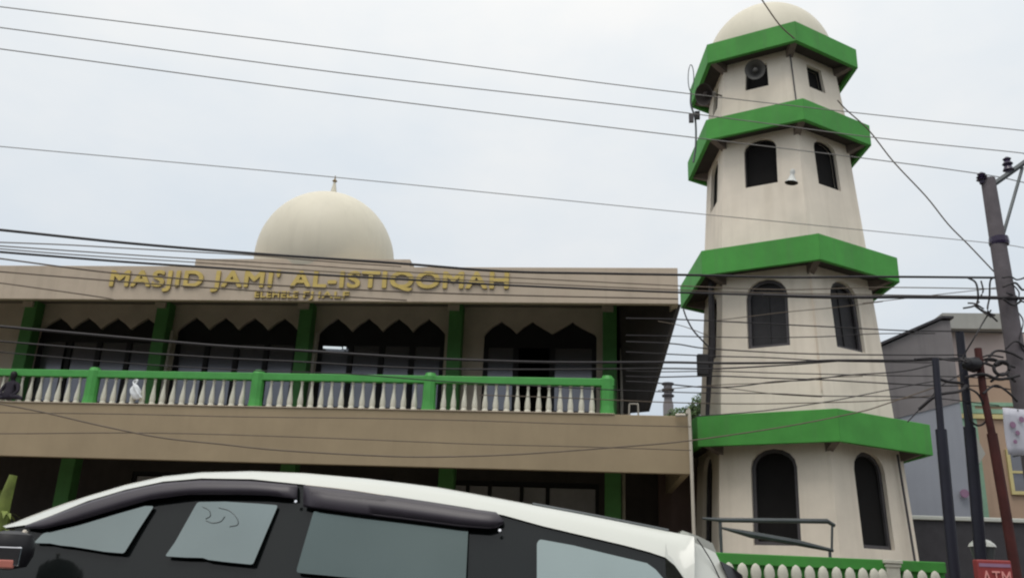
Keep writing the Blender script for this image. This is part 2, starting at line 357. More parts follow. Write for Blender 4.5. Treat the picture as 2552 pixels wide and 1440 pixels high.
MB().tube([(0.74, YB-0.25, 0), (0.74, YB-0.25, E_+2.99)], 0.05).build('drain_pipe', 'pipe', mosque)
# splayed side wall at the right end, deep at the top and shallow at the floor
A = at(1531, 762, YB); Bq = at(1688, 757, YF+0.3); Cq = at(1609, 1024, 22.6); Dq = at(1543, 1030, YB)
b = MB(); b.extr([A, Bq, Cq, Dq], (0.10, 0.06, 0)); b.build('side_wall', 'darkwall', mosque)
# ground floor wall, windows
GW = 26.2
gw = MB(); gl = []
g0 = at(1090, 1195, GW); g1 = at(1492, 1290, GW)
gl.append([(g0.x, 0.9), (g1.x, 0.9), (g1.x, g0.z+0.02), (g0.x, g0.z+0.02)])
lx0 = at(330, 1180, GW).x; lx1 = at(980, 1180, GW).x
gl.append([(lx0, 0.9), (lx1, 0.9), (lx1, g0.z), (lx0, g0.z)])
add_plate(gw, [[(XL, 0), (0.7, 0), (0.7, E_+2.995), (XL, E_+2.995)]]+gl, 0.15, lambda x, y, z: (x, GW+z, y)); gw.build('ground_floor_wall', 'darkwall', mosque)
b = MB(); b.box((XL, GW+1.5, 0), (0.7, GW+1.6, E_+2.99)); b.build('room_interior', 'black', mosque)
pw = at(1640, 1230, GW-0.6).x
b = MB(); b.box((pw, GW-0.8, 0), (5.2, GW-0.6, E_+3.6)); b.build('side_room_wall', 'brownwall', mosque)
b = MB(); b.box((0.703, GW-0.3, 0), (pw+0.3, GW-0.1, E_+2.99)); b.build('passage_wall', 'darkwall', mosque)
for (xa, xb_, zt, cuts) in ((g0.x, g1.x, g0.z, (1090, 1165, 1220, 1300, 1365, 1492)), (lx0, lx1, g0.z, (330, 490, 650, 815, 980))):
    fr = MB(); fr.box((xa, GW+0.03, zt-0.10), (xb_, GW+0.12, zt+0.015))
    cs = [at(c, 1215, GW).x for c in cuts]
    for c in cs: cc = min(max(c, xa+0.05), xb_-0.05); fr.box((cc-0.05, GW+0.03, 0.9), (cc+0.05, GW+0.12, zt-0.1))
    W = fr.build('window', 'frame', mosque)
    for c0, c1 in zip(cs, cs[1:]): MB().box((c0+0.06, GW+0.07, 0.92), (c1-0.06, GW+0.085, zt-0.14)).build('pane', 'frost', W)
# balustrade
RY = YF+0.30
def zf(px, py): return at(px, py, RY).z
rt, rb = E_+4.56, E_+4.37
BAL = bpy.data.objects.new('balustrade', None); COL.objects.link(BAL); BAL.parent = mosque; BAL.location = -mosque.location
rl = MB(); rl.box((XL, RY-0.09, rb), (0.42, RY+0.09, rt)); rl.build('handrail', 'greenrail', BAL, bevel=0.02)
posts = [-17.35, -12.95, -8.55, -4.13, 0.25]
for x in posts:
    q = MB(); q.lathe([(0.185, 0), (0.165, 0.2), (0.165, rt-(E_+3.682)-0.02), (0.12, rt-(E_+3.682)+0.07), (0.03, rt-(E_+3.682)+0.09)], (x, RY, E_+3.682), 10); q.build('post', 'greenrail', BAL)
hB = rb-(E_+3.684)
bprof = [(0.070, 0), (0.078, 0.02), (0.078, 0.06), (0.062, 0.085), (0.072, 0.14), (0.066, 0.24), (0.048, 0.36), (0.033, 0.50), (0.028, hB-0.10), (0.042, hB-0.07), (0.030, hB-0.04), (0.048, hB)]
proto = None; nb = 0
for x0, x1 in zip(posts, posts[1:]):
    n_ = 15
    for i in range(1, n_+1):
        x = x0+0.10+(x1-x0-0.20)*i/(n_+1)
        if x < -15.9: continue
        if proto is None:
            proto = MB().lathe(bprof, (0, 0, 0), 12).build('baluster', 'white', BAL, smooth=True); o = proto
        else:
            o = proto.copy(); COL.objects.link(o); o.parent = BAL
        o.location = Vector((x+random.uniform(-.008, .008), RY, E_+3.683)); o.rotation_euler = (random.uniform(-.012, .012), random.uniform(-.014, .014), random.uniform(0, 6)); nb += 1
# lettering
def text_mesh(body, size, depth, xscale, name, parent, x, y, z, mats=('gold', 'golddark'), bold=0):
    cu = bpy.data.curves.new('t', 'FONT'); cu.body = body; cu.size = size; cu.extrude = depth/2; cu.space_character = 1.08
    ob = bpy.data.objects.new('t', cu); me = bpy.data.meshes.new_from_object(ob); bpy.data.objects.remove(ob); bpy.data.curves.remove(cu)
    xs = [v.co.x for v in me.vertices]; w0 = max(xs)-min(xs); mnx = min(xs); sc = xscale/w0
    for v in me.vertices: v.co = Vector((x+(v.co.x-mnx)*sc, y-depth/2-v.co.z, z+v.co.y))
    if bold:                       # thicken the strokes with slightly shifted layers
        bm = bmesh.new()
        for q_, (dx, dz) in enumerate(((0, 0), (bold, 0), (-bold, 0), (0, bold), (0, -bold), (bold*.7, bold*.7), (-bold*.7, bold*.7), (bold*.7, -bold*.7), (-bold*.7, -bold*.7))):
            m2 = me.copy()
            for v in m2.vertices: v.co += Vector((dx, -0.0012*q_, dz))
            bm.from_mesh(m2); bpy.data.meshes.remove(m2)
        bm.to_mesh(me); bm.free()
    me.materials.clear()
    for q in mats: me.materials.append(M[q])
    me.update()
    for p_ in me.polygons: p_.material_index = 0 if abs(p_.normal.y) > 0.7 else 1
    o = bpy.data.objects.new(name, me); COL.objects.link(o); o.parent = parent; o.location = -parent.location
    return o
s0 = at(275, 714, YF); s1 = at(1266, 718, YF)
sign = thing('sign_lettering', (s0.x, YF, s0.z), "raised gold letters reading MASJID JAMI' AL-ISTIQOMAH with a small second line along the roof parapet", 'sign')
text_mesh("MASJID JAMI' AL-ISTIQOMAH", 0.60, 0.035, s1.x-s0.x, 'letter_row', sign, s0.x, YF-0.01, (s0.z+s1.z)/2, bold=0.022)
t0 = at(636, 742, YF); t1 = at(870, 744, YF)
wA = (t1.x-t0.x)
text_mesh("ELEHELE", 0.24, 0.04, wA*0.46, 'small_letter_row', sign, t0.x, YF-0.01, t0.z, bold=0.008)
text_mesh("FJ", 0.24, 0.04, wA*0.10, 'small_letter_row', sign, t0.x+wA*0.52, YF-0.01, t0.z, bold=0.008)
text_mesh("IALF", 0.24, 0.04, wA*0.32, 'small_letter_row', sign, t0.x+wA*0.68, YF-0.01, t0.z, bold=0.008)
# lit fluorescent lamp in the third window group
la, lb = at(806, 865, YB-0.03), at(851, 867, YB-0.03)
lamp = thing('fluorescent_lamp', la, 'lit white fluorescent tube at the first pane of the third arched window group', 'lamp')
MB().tube([la, lb], 0.035, 10).build('tube', 'tube', lamp)
la2, lb2 = at(856, 866, YB-0.03), at(862, 867, YB-0.03); MB().tube([la2, lb2], 0.035, 10).build('tube_end', 'tube', lamp)
MB().box((la.x-0.03, YB+0.005, la.z+0.02), (lb2.x+0.03, YB+0.055, la.z+0.07)).build('fitting', 'frame', lamp)
# white chair frame on the slab end
ca, cb = at(1567, 1033, 21.6), at(1591, 1007, 21.6)
MBc = MB(); y_ = 21.6
MBc.tube(curve_pts([(ca.x, y_, E_+3.3), (ca.x+0.01, y_, cb.z-0.06), (ca.x+0.05, y_, cb.z), (cb.x-0.05, y_, cb.z), (cb.x-0.01, y_, cb.z-0.06), (cb.x, y_, E_+3.3)], 4), 0.022, 8)
ch = thing('chair', (ca.x, y_, E_+3.3), 'white metal frame chair back standing at the right end of the upper floor', 'chair')
MBc.build('back_frame', 'pipe', ch, smooth=True)
MB().box((ca.x+0.02, y_+0.04, E_+3.60), (cb.x-0.02, y_+0.36, E_+3.64)).build('seat', 'cardark', ch)
for lx in (ca.x+0.01, cb.x-0.01): MB().tube([(lx, y_+0.38, E_+3.3), (lx, y_+0.38, E_+3.62)], 0.018).build('leg', 'pipe', ch)
# white downpipe at the corner between hall and tower
d0 = at(1716, 1037, YF-0.12); d1 = at(1722, 1345, YF-0.12)
dp = thing('downpipe', (d0.x, YF-0.12, 0), 'thin white downpipe running down the corner between hall and tower', 'pipe')
MB().tube(curve_pts([(d0.x-0.30, YF-0.10, d0.z+0.02), (d0.x-0.06, YF-0.12, d0.z+0.02), (d0.x+0.02, YF-0.12, d0.z-0.08), (d0.x+0.05, YF-0.12, 1.5), (d0.x+0.05, YF-0.12, 0.0)], 5), 0.04, 10).build('pipe', 'pipe', dp, smooth=True)

# ------------------------------------------------------------------ unseen shophouses added behind the camera to block low sky and fill reflections
for i in range(7):
    wd = 9.0; sx = -34+i*9.6; hh = 8.2+1.1*((i*5) % 3); base = rd_*sx-rn_*13.5
    sh = thing('blocker_shophouse', (base.x, base.y, 0), 'plain two storey shophouse with shuttered front across the street, added unseen behind the viewer to block low sky', 'blocker_shophouse', 'added shophouses across the street')
    def bp(u, v, z): q = base+rd_*u+rn_*v; return Vector((q.x, q.y, z))
    q = MB(); q.hexa([bp(0, -8, 0), bp(wd, -8, 0), bp(wd, 0, 0), bp(0, 0, 0), bp(0, -8, hh), bp(wd, -8, hh), bp(wd, 0, hh), bp(0, 0, hh)]); q.build('wall', 'greywall', sh)
    q = MB(); q.hexa([bp(-.1, 0.01, 3.2), bp(wd+.1, 0.01, 3.2), bp(wd+.1, 1.6, 2.9), bp(-.1, 1.6, 2.9), bp(-.1, 0.01, 3.35), bp(wd+.1, 0.01, 3.35), bp(wd+.1, 1.6, 3.02), bp(-.1, 1.6, 3.02)]); q.build('awning', 'darkfence', sh)
    for u in (0.6, 3.5, 6.3):
        q = MB(); q.hexa([bp(u, 0.004, .1), bp(u+2.2, .004, .1), bp(u+2.2, .05, .1), bp(u, .05, .1), bp(u, 0.004, 2.7), bp(u+2.2, .004, 2.7), bp(u+2.2, .05, 2.7), bp(u, .05, 2.7)]); q.build('shutter', 'louvre', sh)
        q = MB(); q.hexa([bp(u+.3, 0.004, 4.4), bp(u+1.9, .004, 4.4), bp(u+1.9, .05, 4.4), bp(u+.3, .05, 4.4), bp(u+.3, 0.004, 6), bp(u+1.9, .004, 6), bp(u+1.9, .05, 6), bp(u+.3, .05, 6)]); q.build('window', 'frame', sh)

# ------------------------------------------------------------------ minaret
TX, TY, TH = 5.18575, 23.55919, 0.09471
def V6(k, R, z): a = TH+k*pi/3; return Vector((TX+R*sin(a), TY-R*cos(a), z))
tower = thing('minaret_tower', (TX, TY, 0), 'tall six sided cream minaret with four green eaves, arched dark openings and a white dome', 'minaret')
eaves = [(3.325, 3.091, 0.755), (3.0, 7.604, 0.693), (2.658, 11.688, 0.631), (2.513, 14.219, 0.624)]
# body tiers: z0,R0,z1,R1, window: (half width, z sill, z spring, z top) or rectangular, centre shift
tiers = [(0.0, 2.86, E_+3.22, 2.62, (0.55, E_+0.82, E_+2.62, E_+3.08), 0.0),
         (E_+3.5, 2.56, E_+7.73, 2.27, (0.53, E_+5.64, E_+7.0, E_+7.50), 0.0),
         (E_+7.9, 2.31, E_+11.8, 2.04, (0.44, E_+10.22, E_+11.35, E_+11.66), 0.0),
         (E_+12.1, 2.12, E_+14.36, 1.87, (0.30, E_+13.30, None, E_+14.08), 0.0)]
for ti, (z0, R0, z1, R1, (hw, zs, zsp, zt), _) in enumerate(tiers):
    wb = MB(); wins = []
    for k in range(6):
        A0, B0, A1, B1 = V6(k, R0, z0), V6(k+1, R0, z0), V6(k, R1, z1), V6(k+1, R1, z1)
        t = (B0-A0).normalized(); m0 = (A0+B0)/2; m1 = (A1+B1)/2; nrm = t.cross(m1-m0).normalized()
        if nrm.dot(m0-Vector((TX, TY, z0))) > 0: nrm = -nrm      # inward
        h0, h1 = (B0-A0).length/2, (B1-A1).length/2
        def fn(u, v, d, m0=m0, m1=m1, t=t, nrm=nrm): return m0+(m1-m0)*((v-z0)/(z1-z0))+t*u+nrm*d
        def arch(g):
            if zsp is None:
                return [(-hw*1.1+g, zs+g), (hw*1.1-g, zs+g), (hw-g, zt-g), (-hw+g, zt-g)]
            pts = [(-hw+g, zs+g), (hw-g, zs+g), (hw-g, zsp)]
            for q in range(1, 8):
                a = pi*q/8; pts.append(((hw-g)*cos(a), zsp+(zt-zsp-g)*sin(a)))
            return pts+[(-hw+g, zsp)]
        add_plate(wb, [[(-h0, z0), (h0, z0), (h1, z1), (-h1, z1)], arch(0)], 0.22, lambda x, y, z, fn=fn: fn(x, y, z))
        wins.append((fn, arch))
    wb.build('wall', 'cream', tower)
    for fn, arch in wins:
        fr = MB(); gg = 0.09 if ti < 2 else 0.035
        if ti == 0:
            add_plate(fr, [arch(0.0), arch(gg)], 0.07, lambda x, y, z, fn=fn: fn(x, y, z+0.10))
        else:
            add_plate(fr, [arch(0.0), arch(gg)], 0.06, lambda x, y, z, fn=fn: fn(x, y, z+0.09))
        W = fr.build('window', 'frameg' if ti < 2 else 'frame', tower)
        pn = MB(); add_plate(pn, [arch(gg-0.01)], 0.02, lambda x, y, z, fn=fn: fn(x, y, z+0.18)); pn.build('shutter', 'louvre' if ti == 1 else 'black', W)
        if ti == 1:
            br = MB(); add_plate(br, [[(-0.05, zs+0.05), (0.03, zs+0.05), (0.03, zt-0.2), (-0.05, zt-0.2)]], 0.03, lambda x, y, z, fn=fn: fn(x, y, z+0.15)); br.build('mullion', 'frame', W)
for i, (R, zb, fh) in enumerate(eaves):
    zb += E_; ring = MB()
    for k in range(6):
        a, b_ = V6(k, R, zb), V6(k+1, R, zb); ai, bi = V6(k, R-0.13, zb), V6(k+1, R-0.13, zb); u_ = Vector((0, 0, fh))
        ring.hexa([a, b_, bi, ai, a+u_, b_+u_, bi+u_, ai+u_])
    ev = ring.build('eave', 'green', tower, bevel=0.01)
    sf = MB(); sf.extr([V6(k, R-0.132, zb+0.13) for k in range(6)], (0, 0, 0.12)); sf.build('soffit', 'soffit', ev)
    Rb = tiers[i][3]
    for k in range(6):
        br = MB()
        a = V6(k, Rb-0.05, zb-0.02); c_ = V6(k, R-0.15, zb+0.06); t = (c_-a).normalized(); s_ = Vector((-t.y, t.x, 0))*0.09
        br.hexa([a-s_+Vector((0,0,-.12)), a+s_+Vector((0,0,-.12)), c_+s_, c_-s_, a-s_+Vector((0,0,.14)), a+s_+Vector((0,0,.14)), c_+s_+Vector((0,0,.068)), c_-s_+Vector((0,0,.068))])
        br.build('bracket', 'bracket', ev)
# small lamp stub on the lowest eave
ez = E_+14.219+0.25
R_ = 1.93
MB().lathe([(R_*0.985*cos(a), 0.35+R_*1.08*sin(a)) for a in [radians(q) for q in range(-9, 90, 5)]]+[(0.02, 0.35+R_*1.08)], (TX, TY, ez), 48).build('dome', 'domepaint', tower, smooth=True)
# conduit on the right face of the lowest tier
q0, q1 = V6(1, 2.68, E_+3.1), V6(1, 2.90, E_-0.4); q2, q3 = V6(0, 2.68, E_+3.1), V6(0, 2.9, E_-0.4)
MB().tube([q0.lerp(q2, .13)+Vector((0.03, -0.05, 0)), q1.lerp(q3, .13)+Vector((0.03, -0.05, 0))], 0.03).build('conduit', 'frameg', tower)
q0, q1 = V6(0, 1.90, E_+14.2), V6(0, 2.13, E_+12.4); MB().tube([q0+Vector((0.0, -0.03, 0)), q1+Vector((0, -0.03, 0))], 0.022).build('conduit', 'frameg', tower)
q0, q1 = V6(0, 2.29, E_+7.6), V6(0, 2.50, E_+4.4); MB().tube([q0+Vector((-.04, -0.02, 0)), q1+Vector((-.04, -0.02, 0))], 0.018).build('conduit', 'inner', tower)
# dark service riser with a junction box on the left side of the tower
r0, r1 = at(1780, 770, 22.2), at(1768, 1035, 22.2)
rs = thing('cable_riser', (r1.x, 22.2, 0), 'dark cable riser with a square junction box fixed to the left side of the tower', 'cable box')
MB().tube([at(1772, 690, 22.3), at(1775, 860, 22.3), at(1768, 930, 22.3), at(1763, 1036, 22.3)], [0.07, 0.09, 0.075, 0.05], 8).build('duct', 'wire', rs)
j = at(1752, 910, 22.15); MB().box((j.x-0.15, 22.0, j.z-0.27), (j.x+0.12, 22.25, j.z+0.27)).build('junction_box', 'louvre', rs, bevel=0.015)
# loudspeakers
def horn(px, py, Y, direction, rad, length, label, m1, m2, arm):
    c = at(px, py, Y); t = thing('horn_loudspeaker', c, label, 'loudspeaker', 'horn loudspeakers on the minaret')
    ax = Vector(direction).normalized()
    prof = [(0.05, -length*0.55), (0.07, -length*0.35), (rad*0.30, -length*0.2), (rad*0.42, 0), (rad*0.62, length*0.25), (rad, length*0.5), (rad*1.04, length*0.53)]
    MB().lathe(prof, c, 24, ax, capt=False).build('horn', m1, t, smooth=True)
    MB().lathe([(rad*0.98, length*0.515), (rad*0.55, length*0.2), (0.05, length*0.02)], c, 24, ax, capb=False).build('mouth', m2, t, smooth=True)
    MB().lathe([(0.001, length*0.05), (rad*0.28, length*0.3), (rad*0.20, length*0.46), (0.001, length*0.5)], c, 16, ax).build('driver', m2, t, smooth=True)
    MB().tube([c-ax*length*0.4, c-ax*length*0.4+Vector(arm)], 0.022).build('bracket', 'frame', t)
    return t
horn(1883, 178, 21.4, (-0.25, -1, -0.35), 0.27, 0.42, 'round grey horn loudspeaker in front of the topmost left window of the minaret', 'spk', 'spk', (0, 0.5, 0))
horn(1974, 440, 20.95, (-0.15, 0.05, -1), 0.165, 0.34, 'small white horn loudspeaker pointing down between the upper arched openings', 'spkw', 'soffit', (0.12, 0.45, 0.02))
horn(1768, 235, 22.1, (-0.8, -0.7, -0.45), 0.30, 0.5, 'shaded horn loudspeaker tucked under the top left eave of the minaret', 'spk', 'soffit', (0.3, 0.3, 0.1))
horn(2084, 196, 23.6, (0.75, -0.7, -0.5), 0.17, 0.34, 'shaded horn loudspeaker tucked under the top right eave of the minaret', 'spk', 'soffit', (-0.3, 0.3, 0.1))
# antenna mast on the left
an = thing('antenna_mast', at(1733, 400, 22.4), 'slim antenna mast with small boxes and a loop aerial left of the minaret top', 'antenna')
MB().tube(curve_pts([at(1728, 405, 22.4), at(1734, 360, 22.4), at(1733, 300, 22.4), at(1722, 262, 22.4), at(1722, 232, 22.4)]), 0.028).build('mast', 'steel', an)
j = at(1726, 297, 22.4); MB().box((j.x-0.11, 22.3, j.z-0.14), (j.x+0.02, 22.38, j.z+0.12)).build('box', 'frameg', an); j = at(1737, 290, 22.4); MB().box((j.x-0.07, 22.28, j.z-0.13), (j.x+0.07, 22.38, j.z+0.1)).build('box', 'frame', an)
lp = [at(1722+7*cos(a), 195+33*sin(a), 22.4) for a in [2*pi*k/20 for k in range(21)]]; MB().tube(lp, 0.014, 6).build('loop_aerial', 'steel', an)

# ------------------------------------------------------------------ front fence (bottom right)
FP = Vector((5.2, 16.3, 0)); FN = rn_
def fat(x, y, off=0.0): return hit(x, y, FP+rn_*off, FN)
fence = thing('front_fence', (FP.x, FP.y, 0), 'low fence with green top rail over a row of rounded white balusters below the minaret', 'fence')
a0, a1 = fat(1770, 1371), fat(2345, 1404); zt = (a0.z+a1.z)/2
zb_ = zt-0.185
def fpt(s, z, off=0.0): return Vector((FP.x, FP.y, 0))+rd_*s+rn_*off+Vector((0, 0, z))
def fs(x, y): return (fat(x, y)-FP).dot(rd_)
sA, sB = -14.0, fs(2350, 1404)
def fbox(mb, s0, s1, z0, z1, o0, o1): mb.hexa([fpt(s0, z0, o0), fpt(s1, z0, o0), fpt(s1, z0, o1), fpt(s0, z0, o1), fpt(s0, z1, o0), fpt(s1, z1, o0), fpt(s1, z1, o1), fpt(s0, z1, o1)])
q = MB(); fbox(q, sA, sB, zb_, zt, -0.08, 0.08); q.build('top_rail', 'green', fence, bevel=0.015)
q = MB(); fbox(q, sA, sB, 0, 0.75, -0.10, 0.10); q.build('base_wall', 'cream', fence, bevel=0.01)
q = MB(); fbox(q, sA, sB, 0.75, zb_, -0.02, 0.02); q.build('back_panel', 'green', fence)
sp = fs(2216, 1420)
q = MB(); fbox(q, sp-0.12, sp+0.12, 0, zt-0.06, -0.14, -0.083); fbox(q, sp-0.16, sp+0.16, zt-0.06, zt+0.0, -0.18, 0.1); fbox(q, sp-0.14, sp+0.14, zt-0.12, zt-0.07, -0.16, -0.085); q.build('post', 'white', fence, bevel=0.01)
ppx = [1776+33.2*i for i in range(9)]+[2075, 2108, 2140, 2168, 2188, 2250, 2286, 2318]
pp = None
for x in ppx:
    s_ = fs(x, 1420)
    if abs(s_-sp) < 0.13: continue
    if pp is None:
        m_ = MB(); h = zb_+0.035-0.752
        m_.lathe([(0.085, 0), (0.09, 0.05), (0.10, h*0.3), (0.09, h*0.55), (0.055, h*0.62), (0.085, h*0.72), (0.098, h*0.8), (0.09, h*0.88), (0.06, h*0.96), (0.01, h)], (0, 0, 0), 12)
        pp = m_.build('baluster', 'white', fence, smooth=True); o = pp
    else: o = pp.copy(); COL.objects.link(o); o.parent = fence
    o.location = fpt(s_, 0.752, -0.125)-fence.location
    o.scale = (1, 0.5, 1); o.rotation_euler.z = RB
# grey steel frame behind the fence
gf = thing('steel_frame', fat(2070, 1372, 0.6), 'grey steel frame with a sloping lower bar standing behind the green fence rail', 'frame')
fa = lambda x, y: hit(x, y, FP+rn_*0.6, FN)
MB().tube([fa(1750, 1291), fa(1800, 1295), fa(2062, 1298), fa(2080, 1309)], [0.018, 0.04, 0.045, 0.035], 8).build('top_bar', 'steel', gf)
MB().tube([fa(1800, 1315), fa(1870, 1331), fa(1990, 1352), fa(2076, 1371)], [0.02, 0.06, 0.055, 0.03], 8).build('sloping_bar', 'steel', gf)
MB().tube([fa(2074, 1303), fa(2073, 1374)], 0.022).build('upright', 'steel', gf)
q = fa(2068, 1374); MB().tube([q, Vector((q.x, q.y, 0))], 0.028).build('upright', 'steel', gf)
q = fa(1795, 1300); MB().tube([q, Vector((q.x, q.y, 0))], 0.028).build('upright', 'steel', gf)

# ------------------------------------------------------------------ utility pole and cables
PP = at(2500, 700, 15.38); PN = rn_
def wp(x, y, off=0.0): return hit(x, y, PP+rn_*off, PN)
pole = thing('utility_pole', (PP.x, PP.y, 0), 'stout grey concrete utility pole with a slanting crossarm at the right edge', 'utility pole')
pt = wp(2462, 447); pb = wp(2548, 985); dirp = (pb-pt).normalized(); gp = pt+dirp*((pt.z)/-dirp.z)
MB().tube([gp, pb, pt.lerp(pb, 0.5), pt], [0.20, 0.165, 0.145, 0.125], 14).build('shaft', 'concrete', pole, smooth=True)
c0 = wp(2473, 462); c1 = wp(2600, 372)
MB().tube([c0, c1], 0.055, 6).build('crossarm', 'steel', pole)
MB().tube([wp(2548, 418), wp(2497, 596)], 0.030, 6).build('brace', 'steel', pole)
MB().lathe([(0.16, -0.05), (0.17, 0), (0.16, 0.10)], wp(2490, 605), 14).build('clamp', 'insul', pole)
for (x, y) in ((2448, 452), (2514, 428)):
    hgt = 0.26 if y < 440 else 0.14
    MB().lathe([(0.05, -0.05), (0.055, 0.0), (0.10, 0.03), (0.06, hgt*0.45), (0.095, hgt*0.6), (0.05, hgt*0.85), (0.075, hgt), (0.03, hgt+0.04)], wp(x, y), 14).build('insulator', 'insul', pole, smooth=True)
def slim(name, pts, r, m, label, off):
    P = [wp(x, y, off) for x, y in pts]; t = thing(name, (P[-1].x, P[-1].y, 0), label, 'pole', 'slim poles under the cables')
    d = (P[-1]-P[-2]).normalized(); g_ = P[-1]+d*(P[-1].z/-d.z)
    k_ = len(P)//2
    MB().tube(P[:k_+1], r[0], 10).build('upper_tube', m, t, smooth=True)
    MB().tube(P[k_:]+[g_], r[1], 10).build('lower_tube', m, t, smooth=True)
    return t
slim('slim_pole', [(2331, 893), (2336, 962), (2345, 1070), (2368, 1320), (2376, 1400)], (0.055, 0.085), 'polebl', 'black slim pole nearest to the green eave, leftmost of three', -0.4)
slim('slim_pole', [(2391, 828), (2402, 930), (2416, 1065), (2431, 1230), (2440, 1340)], (0.07, 0.095), 'polebl', 'black slim pole beside the mint wall, middle of three', 0.2)
slim('slim_pole', [(2437, 868), (2452, 985), (2472, 1080), (2500, 1240), (2532, 1430)], (0.06, 0.08), 'polered', 'rusty red slim pole in front of the peach house', -0.2)
nw = 0
def wire(pts, r, label, m='wire', off=0.0, name='overhead_cable', group='overhead cables along the street'):
    P = [wp(x, y, off) for x, y in pts]
    if pts[0][0] <= 5: P = [P[0]*2.2-P[1]*1.2]+P
    if pts[-1][0] >= 2545: P = P+[P[-1]*2.0-P[-2]*1.0]
    rr_ = r*(0.72 if r < 0.02 else 0.8); P = [p_+Vector((0, 0, random.uniform(-.006, .006))) for p_ in P]
    o = MB().tube(curve_pts(P, 5), rr_, 6).build(name, m, smooth=False)
    tag(o, label, 'cable', group); return o
G1 = 'thin bare wires across the sky'
wire([(0, 18), (800, 117), (1640, 225), (2240, 293), (2552, 326)], 0.012, 'thin bare wire, highest of the lines crossing the whole sky', 'wiregrey', 0.5, 'overhead_wire', G1)
wire([(0, 70), (860, 184), (1640, 273), (2155, 341), (2514, 378), (2552, 384)], 0.012, 'second highest bare wire, ending on the crossarm insulator', 'wiregrey', 0.1, 'overhead_wire', G1)
wire([(0, 122), (860, 237), (1640, 332), (2155, 395), (2448, 434), (2552, 455)], 0.012, 'third highest bare wire, resting on the pole top insulator', 'wiregrey', 0.0, 'overhead_wire', G1)
wire([(0, 365), (815, 440), (1640, 523), (2150, 574), (2480, 607), (2552, 618)], 0.009, 'thin lone wire passing the tip of the hall dome', 'wiregrey', 0.0, 'overhead_wire', G1)
wire([(0, 573), (320, 605), (640, 632), (985, 655), (1250, 675), (1500, 682), (1730, 685), (1950, 691), (2200, 690), (2490, 692)], 0.026, 'thick black cable sagging just over the gold lettering and parapet top', 'wire', 0.1)
wire([(0, 604), (160, 610), (310, 619), (480, 627), (640, 637), (800, 650), (1000, 664)], 0.013, 'thin cable just under the thick one at the foot of the hall dome', 'wirebrown', 0.3)
wire([(0, 613), (248, 630), (394, 640), (560, 650), (780, 662), (1014, 678), (1300, 693), (1690, 712), (1950, 722), (2200, 716), (2490, 720)], 0.013, 'thin cable crossing the top of the gold letters', 'wirebrown', 0.3)
wire([(0, 621), (130, 631), (296, 643), (492, 655), (780, 674), (1014, 690), (1300, 706), (1690, 723), (1950, 730), (2490, 738)], 0.012, 'dark cable crossing the upper half of the gold letters', 'wirebrown', 0.2)
wire([(0, 627), (310, 652), (560, 668), (780, 684), (1014, 697), (1300, 713), (1690, 728), (1949, 736), (2280, 741), (2552, 742)], 0.022, 'dark cable over the middle of the letters, heavy black beside the pole', 'wire', 0.0)
wire([(1900, 736), (2072, 740), (2280, 741), (2552, 743)], 0.036, 'heaviest black cable, crossing the minaret windows to the pole', 'wire', -0.15)
wire([(0, 645), (240, 675), (400, 690), (560, 703), (780, 716), (1014, 727), (1300, 736), (1690, 745)], 0.017, 'brown cable along the bottoms of the gold letters', 'wirebrown', 0.3)
wire([(0, 677), (160, 690), (400, 708), (600, 722), (780, 735), (1014, 748)], 0.015, 'brown cable crossing the small second line of lettering', 'wirebrown', 0.4)
wire([(0, 706), (120, 722), (250, 741), (290, 747)], 0.013, 'brown cable leaving the parapet at its far left bottom corner', 'wirebrown', 0.4)
wire([(0, 812), (380, 848), (560, 862), (740, 872), (900, 883), (1100, 895), (1372, 903), (1655, 902), (1792, 904), (1961, 904), (2072, 898), (2280, 898), (2400, 892), (2500, 900)], 0.025, 'thick cable crossing the arched windows and the tower just below its middle openings', 'wire', 0.0)
wire([(0, 850), (300, 874), (560, 893), (740, 901), (900, 911), (1100, 918), (1372, 921), (1649, 917), (1786, 919), (1961, 909), (2090, 899)], 0.018, 'dark cable running along just over the balcony handrail', 'wire', 0.2)
wire([(0, 878), (300, 903), (600, 921), (860, 931), (1100, 949), (1283, 958), (1540, 971), (1757, 978), (1932, 980), (2048, 986), (2194, 987), (2330, 992), (2490, 1010)], 0.012, 'dark cable crossing the handrail and the white balusters', 'wire', 0.1)
wire([(1195, 984), (1400, 990), (1640, 1001), (1844, 1005), (2019, 1003), (2194, 997), (2330, 985)], 0.012, 'thin cable crossing the baluster feet at the right end of the balcony', 'wirebrown', 0.3)
wire([(1560, 851), (1681, 856), (1760, 868), (1932, 879), (2077, 882), (2280, 885), (2400, 884)], 0.015, 'cable crossing the sills of the large middle openings of the tower', 'wire', 0.1)
wire([(1560, 793), (1681, 796), (1850, 803), (1958, 809), (2077, 815), (2180, 821), (2276, 824), (2391, 826), (2552, 830)], 0.015, 'cable crossing the large middle openings and ending past the grey gable', 'wire', 0.15)
wire([(1560, 835), (1672, 837), (1850, 840), (1961, 840), (2077, 837), (2180, 832), (2330, 830)], 0.012, 'thin cable crossing the lower half of the large middle openings', 'wire', 0.25)
wire([(1560, 876), (1660, 881), (1786, 888), (1902, 891), (2019, 897), (2107, 900), (2330, 903)], 0.014, 'cable passing just above the square junction box of the tower', 'wire', 0.2)
wire([(1560, 923), (1649, 926), (1786, 924), (1932, 929), (2077, 932), (2194, 936), (2330, 938), (2420, 940), (2552, 948)], 0.012, 'cable crossing the middle of the square junction box', 'wire', 0.25)
wire([(1560, 937), (1640, 939), (1786, 936), (1932, 942), (2048, 946), (2194, 954), (2330, 960), (2460, 962), (2552, 975)], 0.015, 'cable crossing the lower edge of the square junction box', 'wire', 0.1)
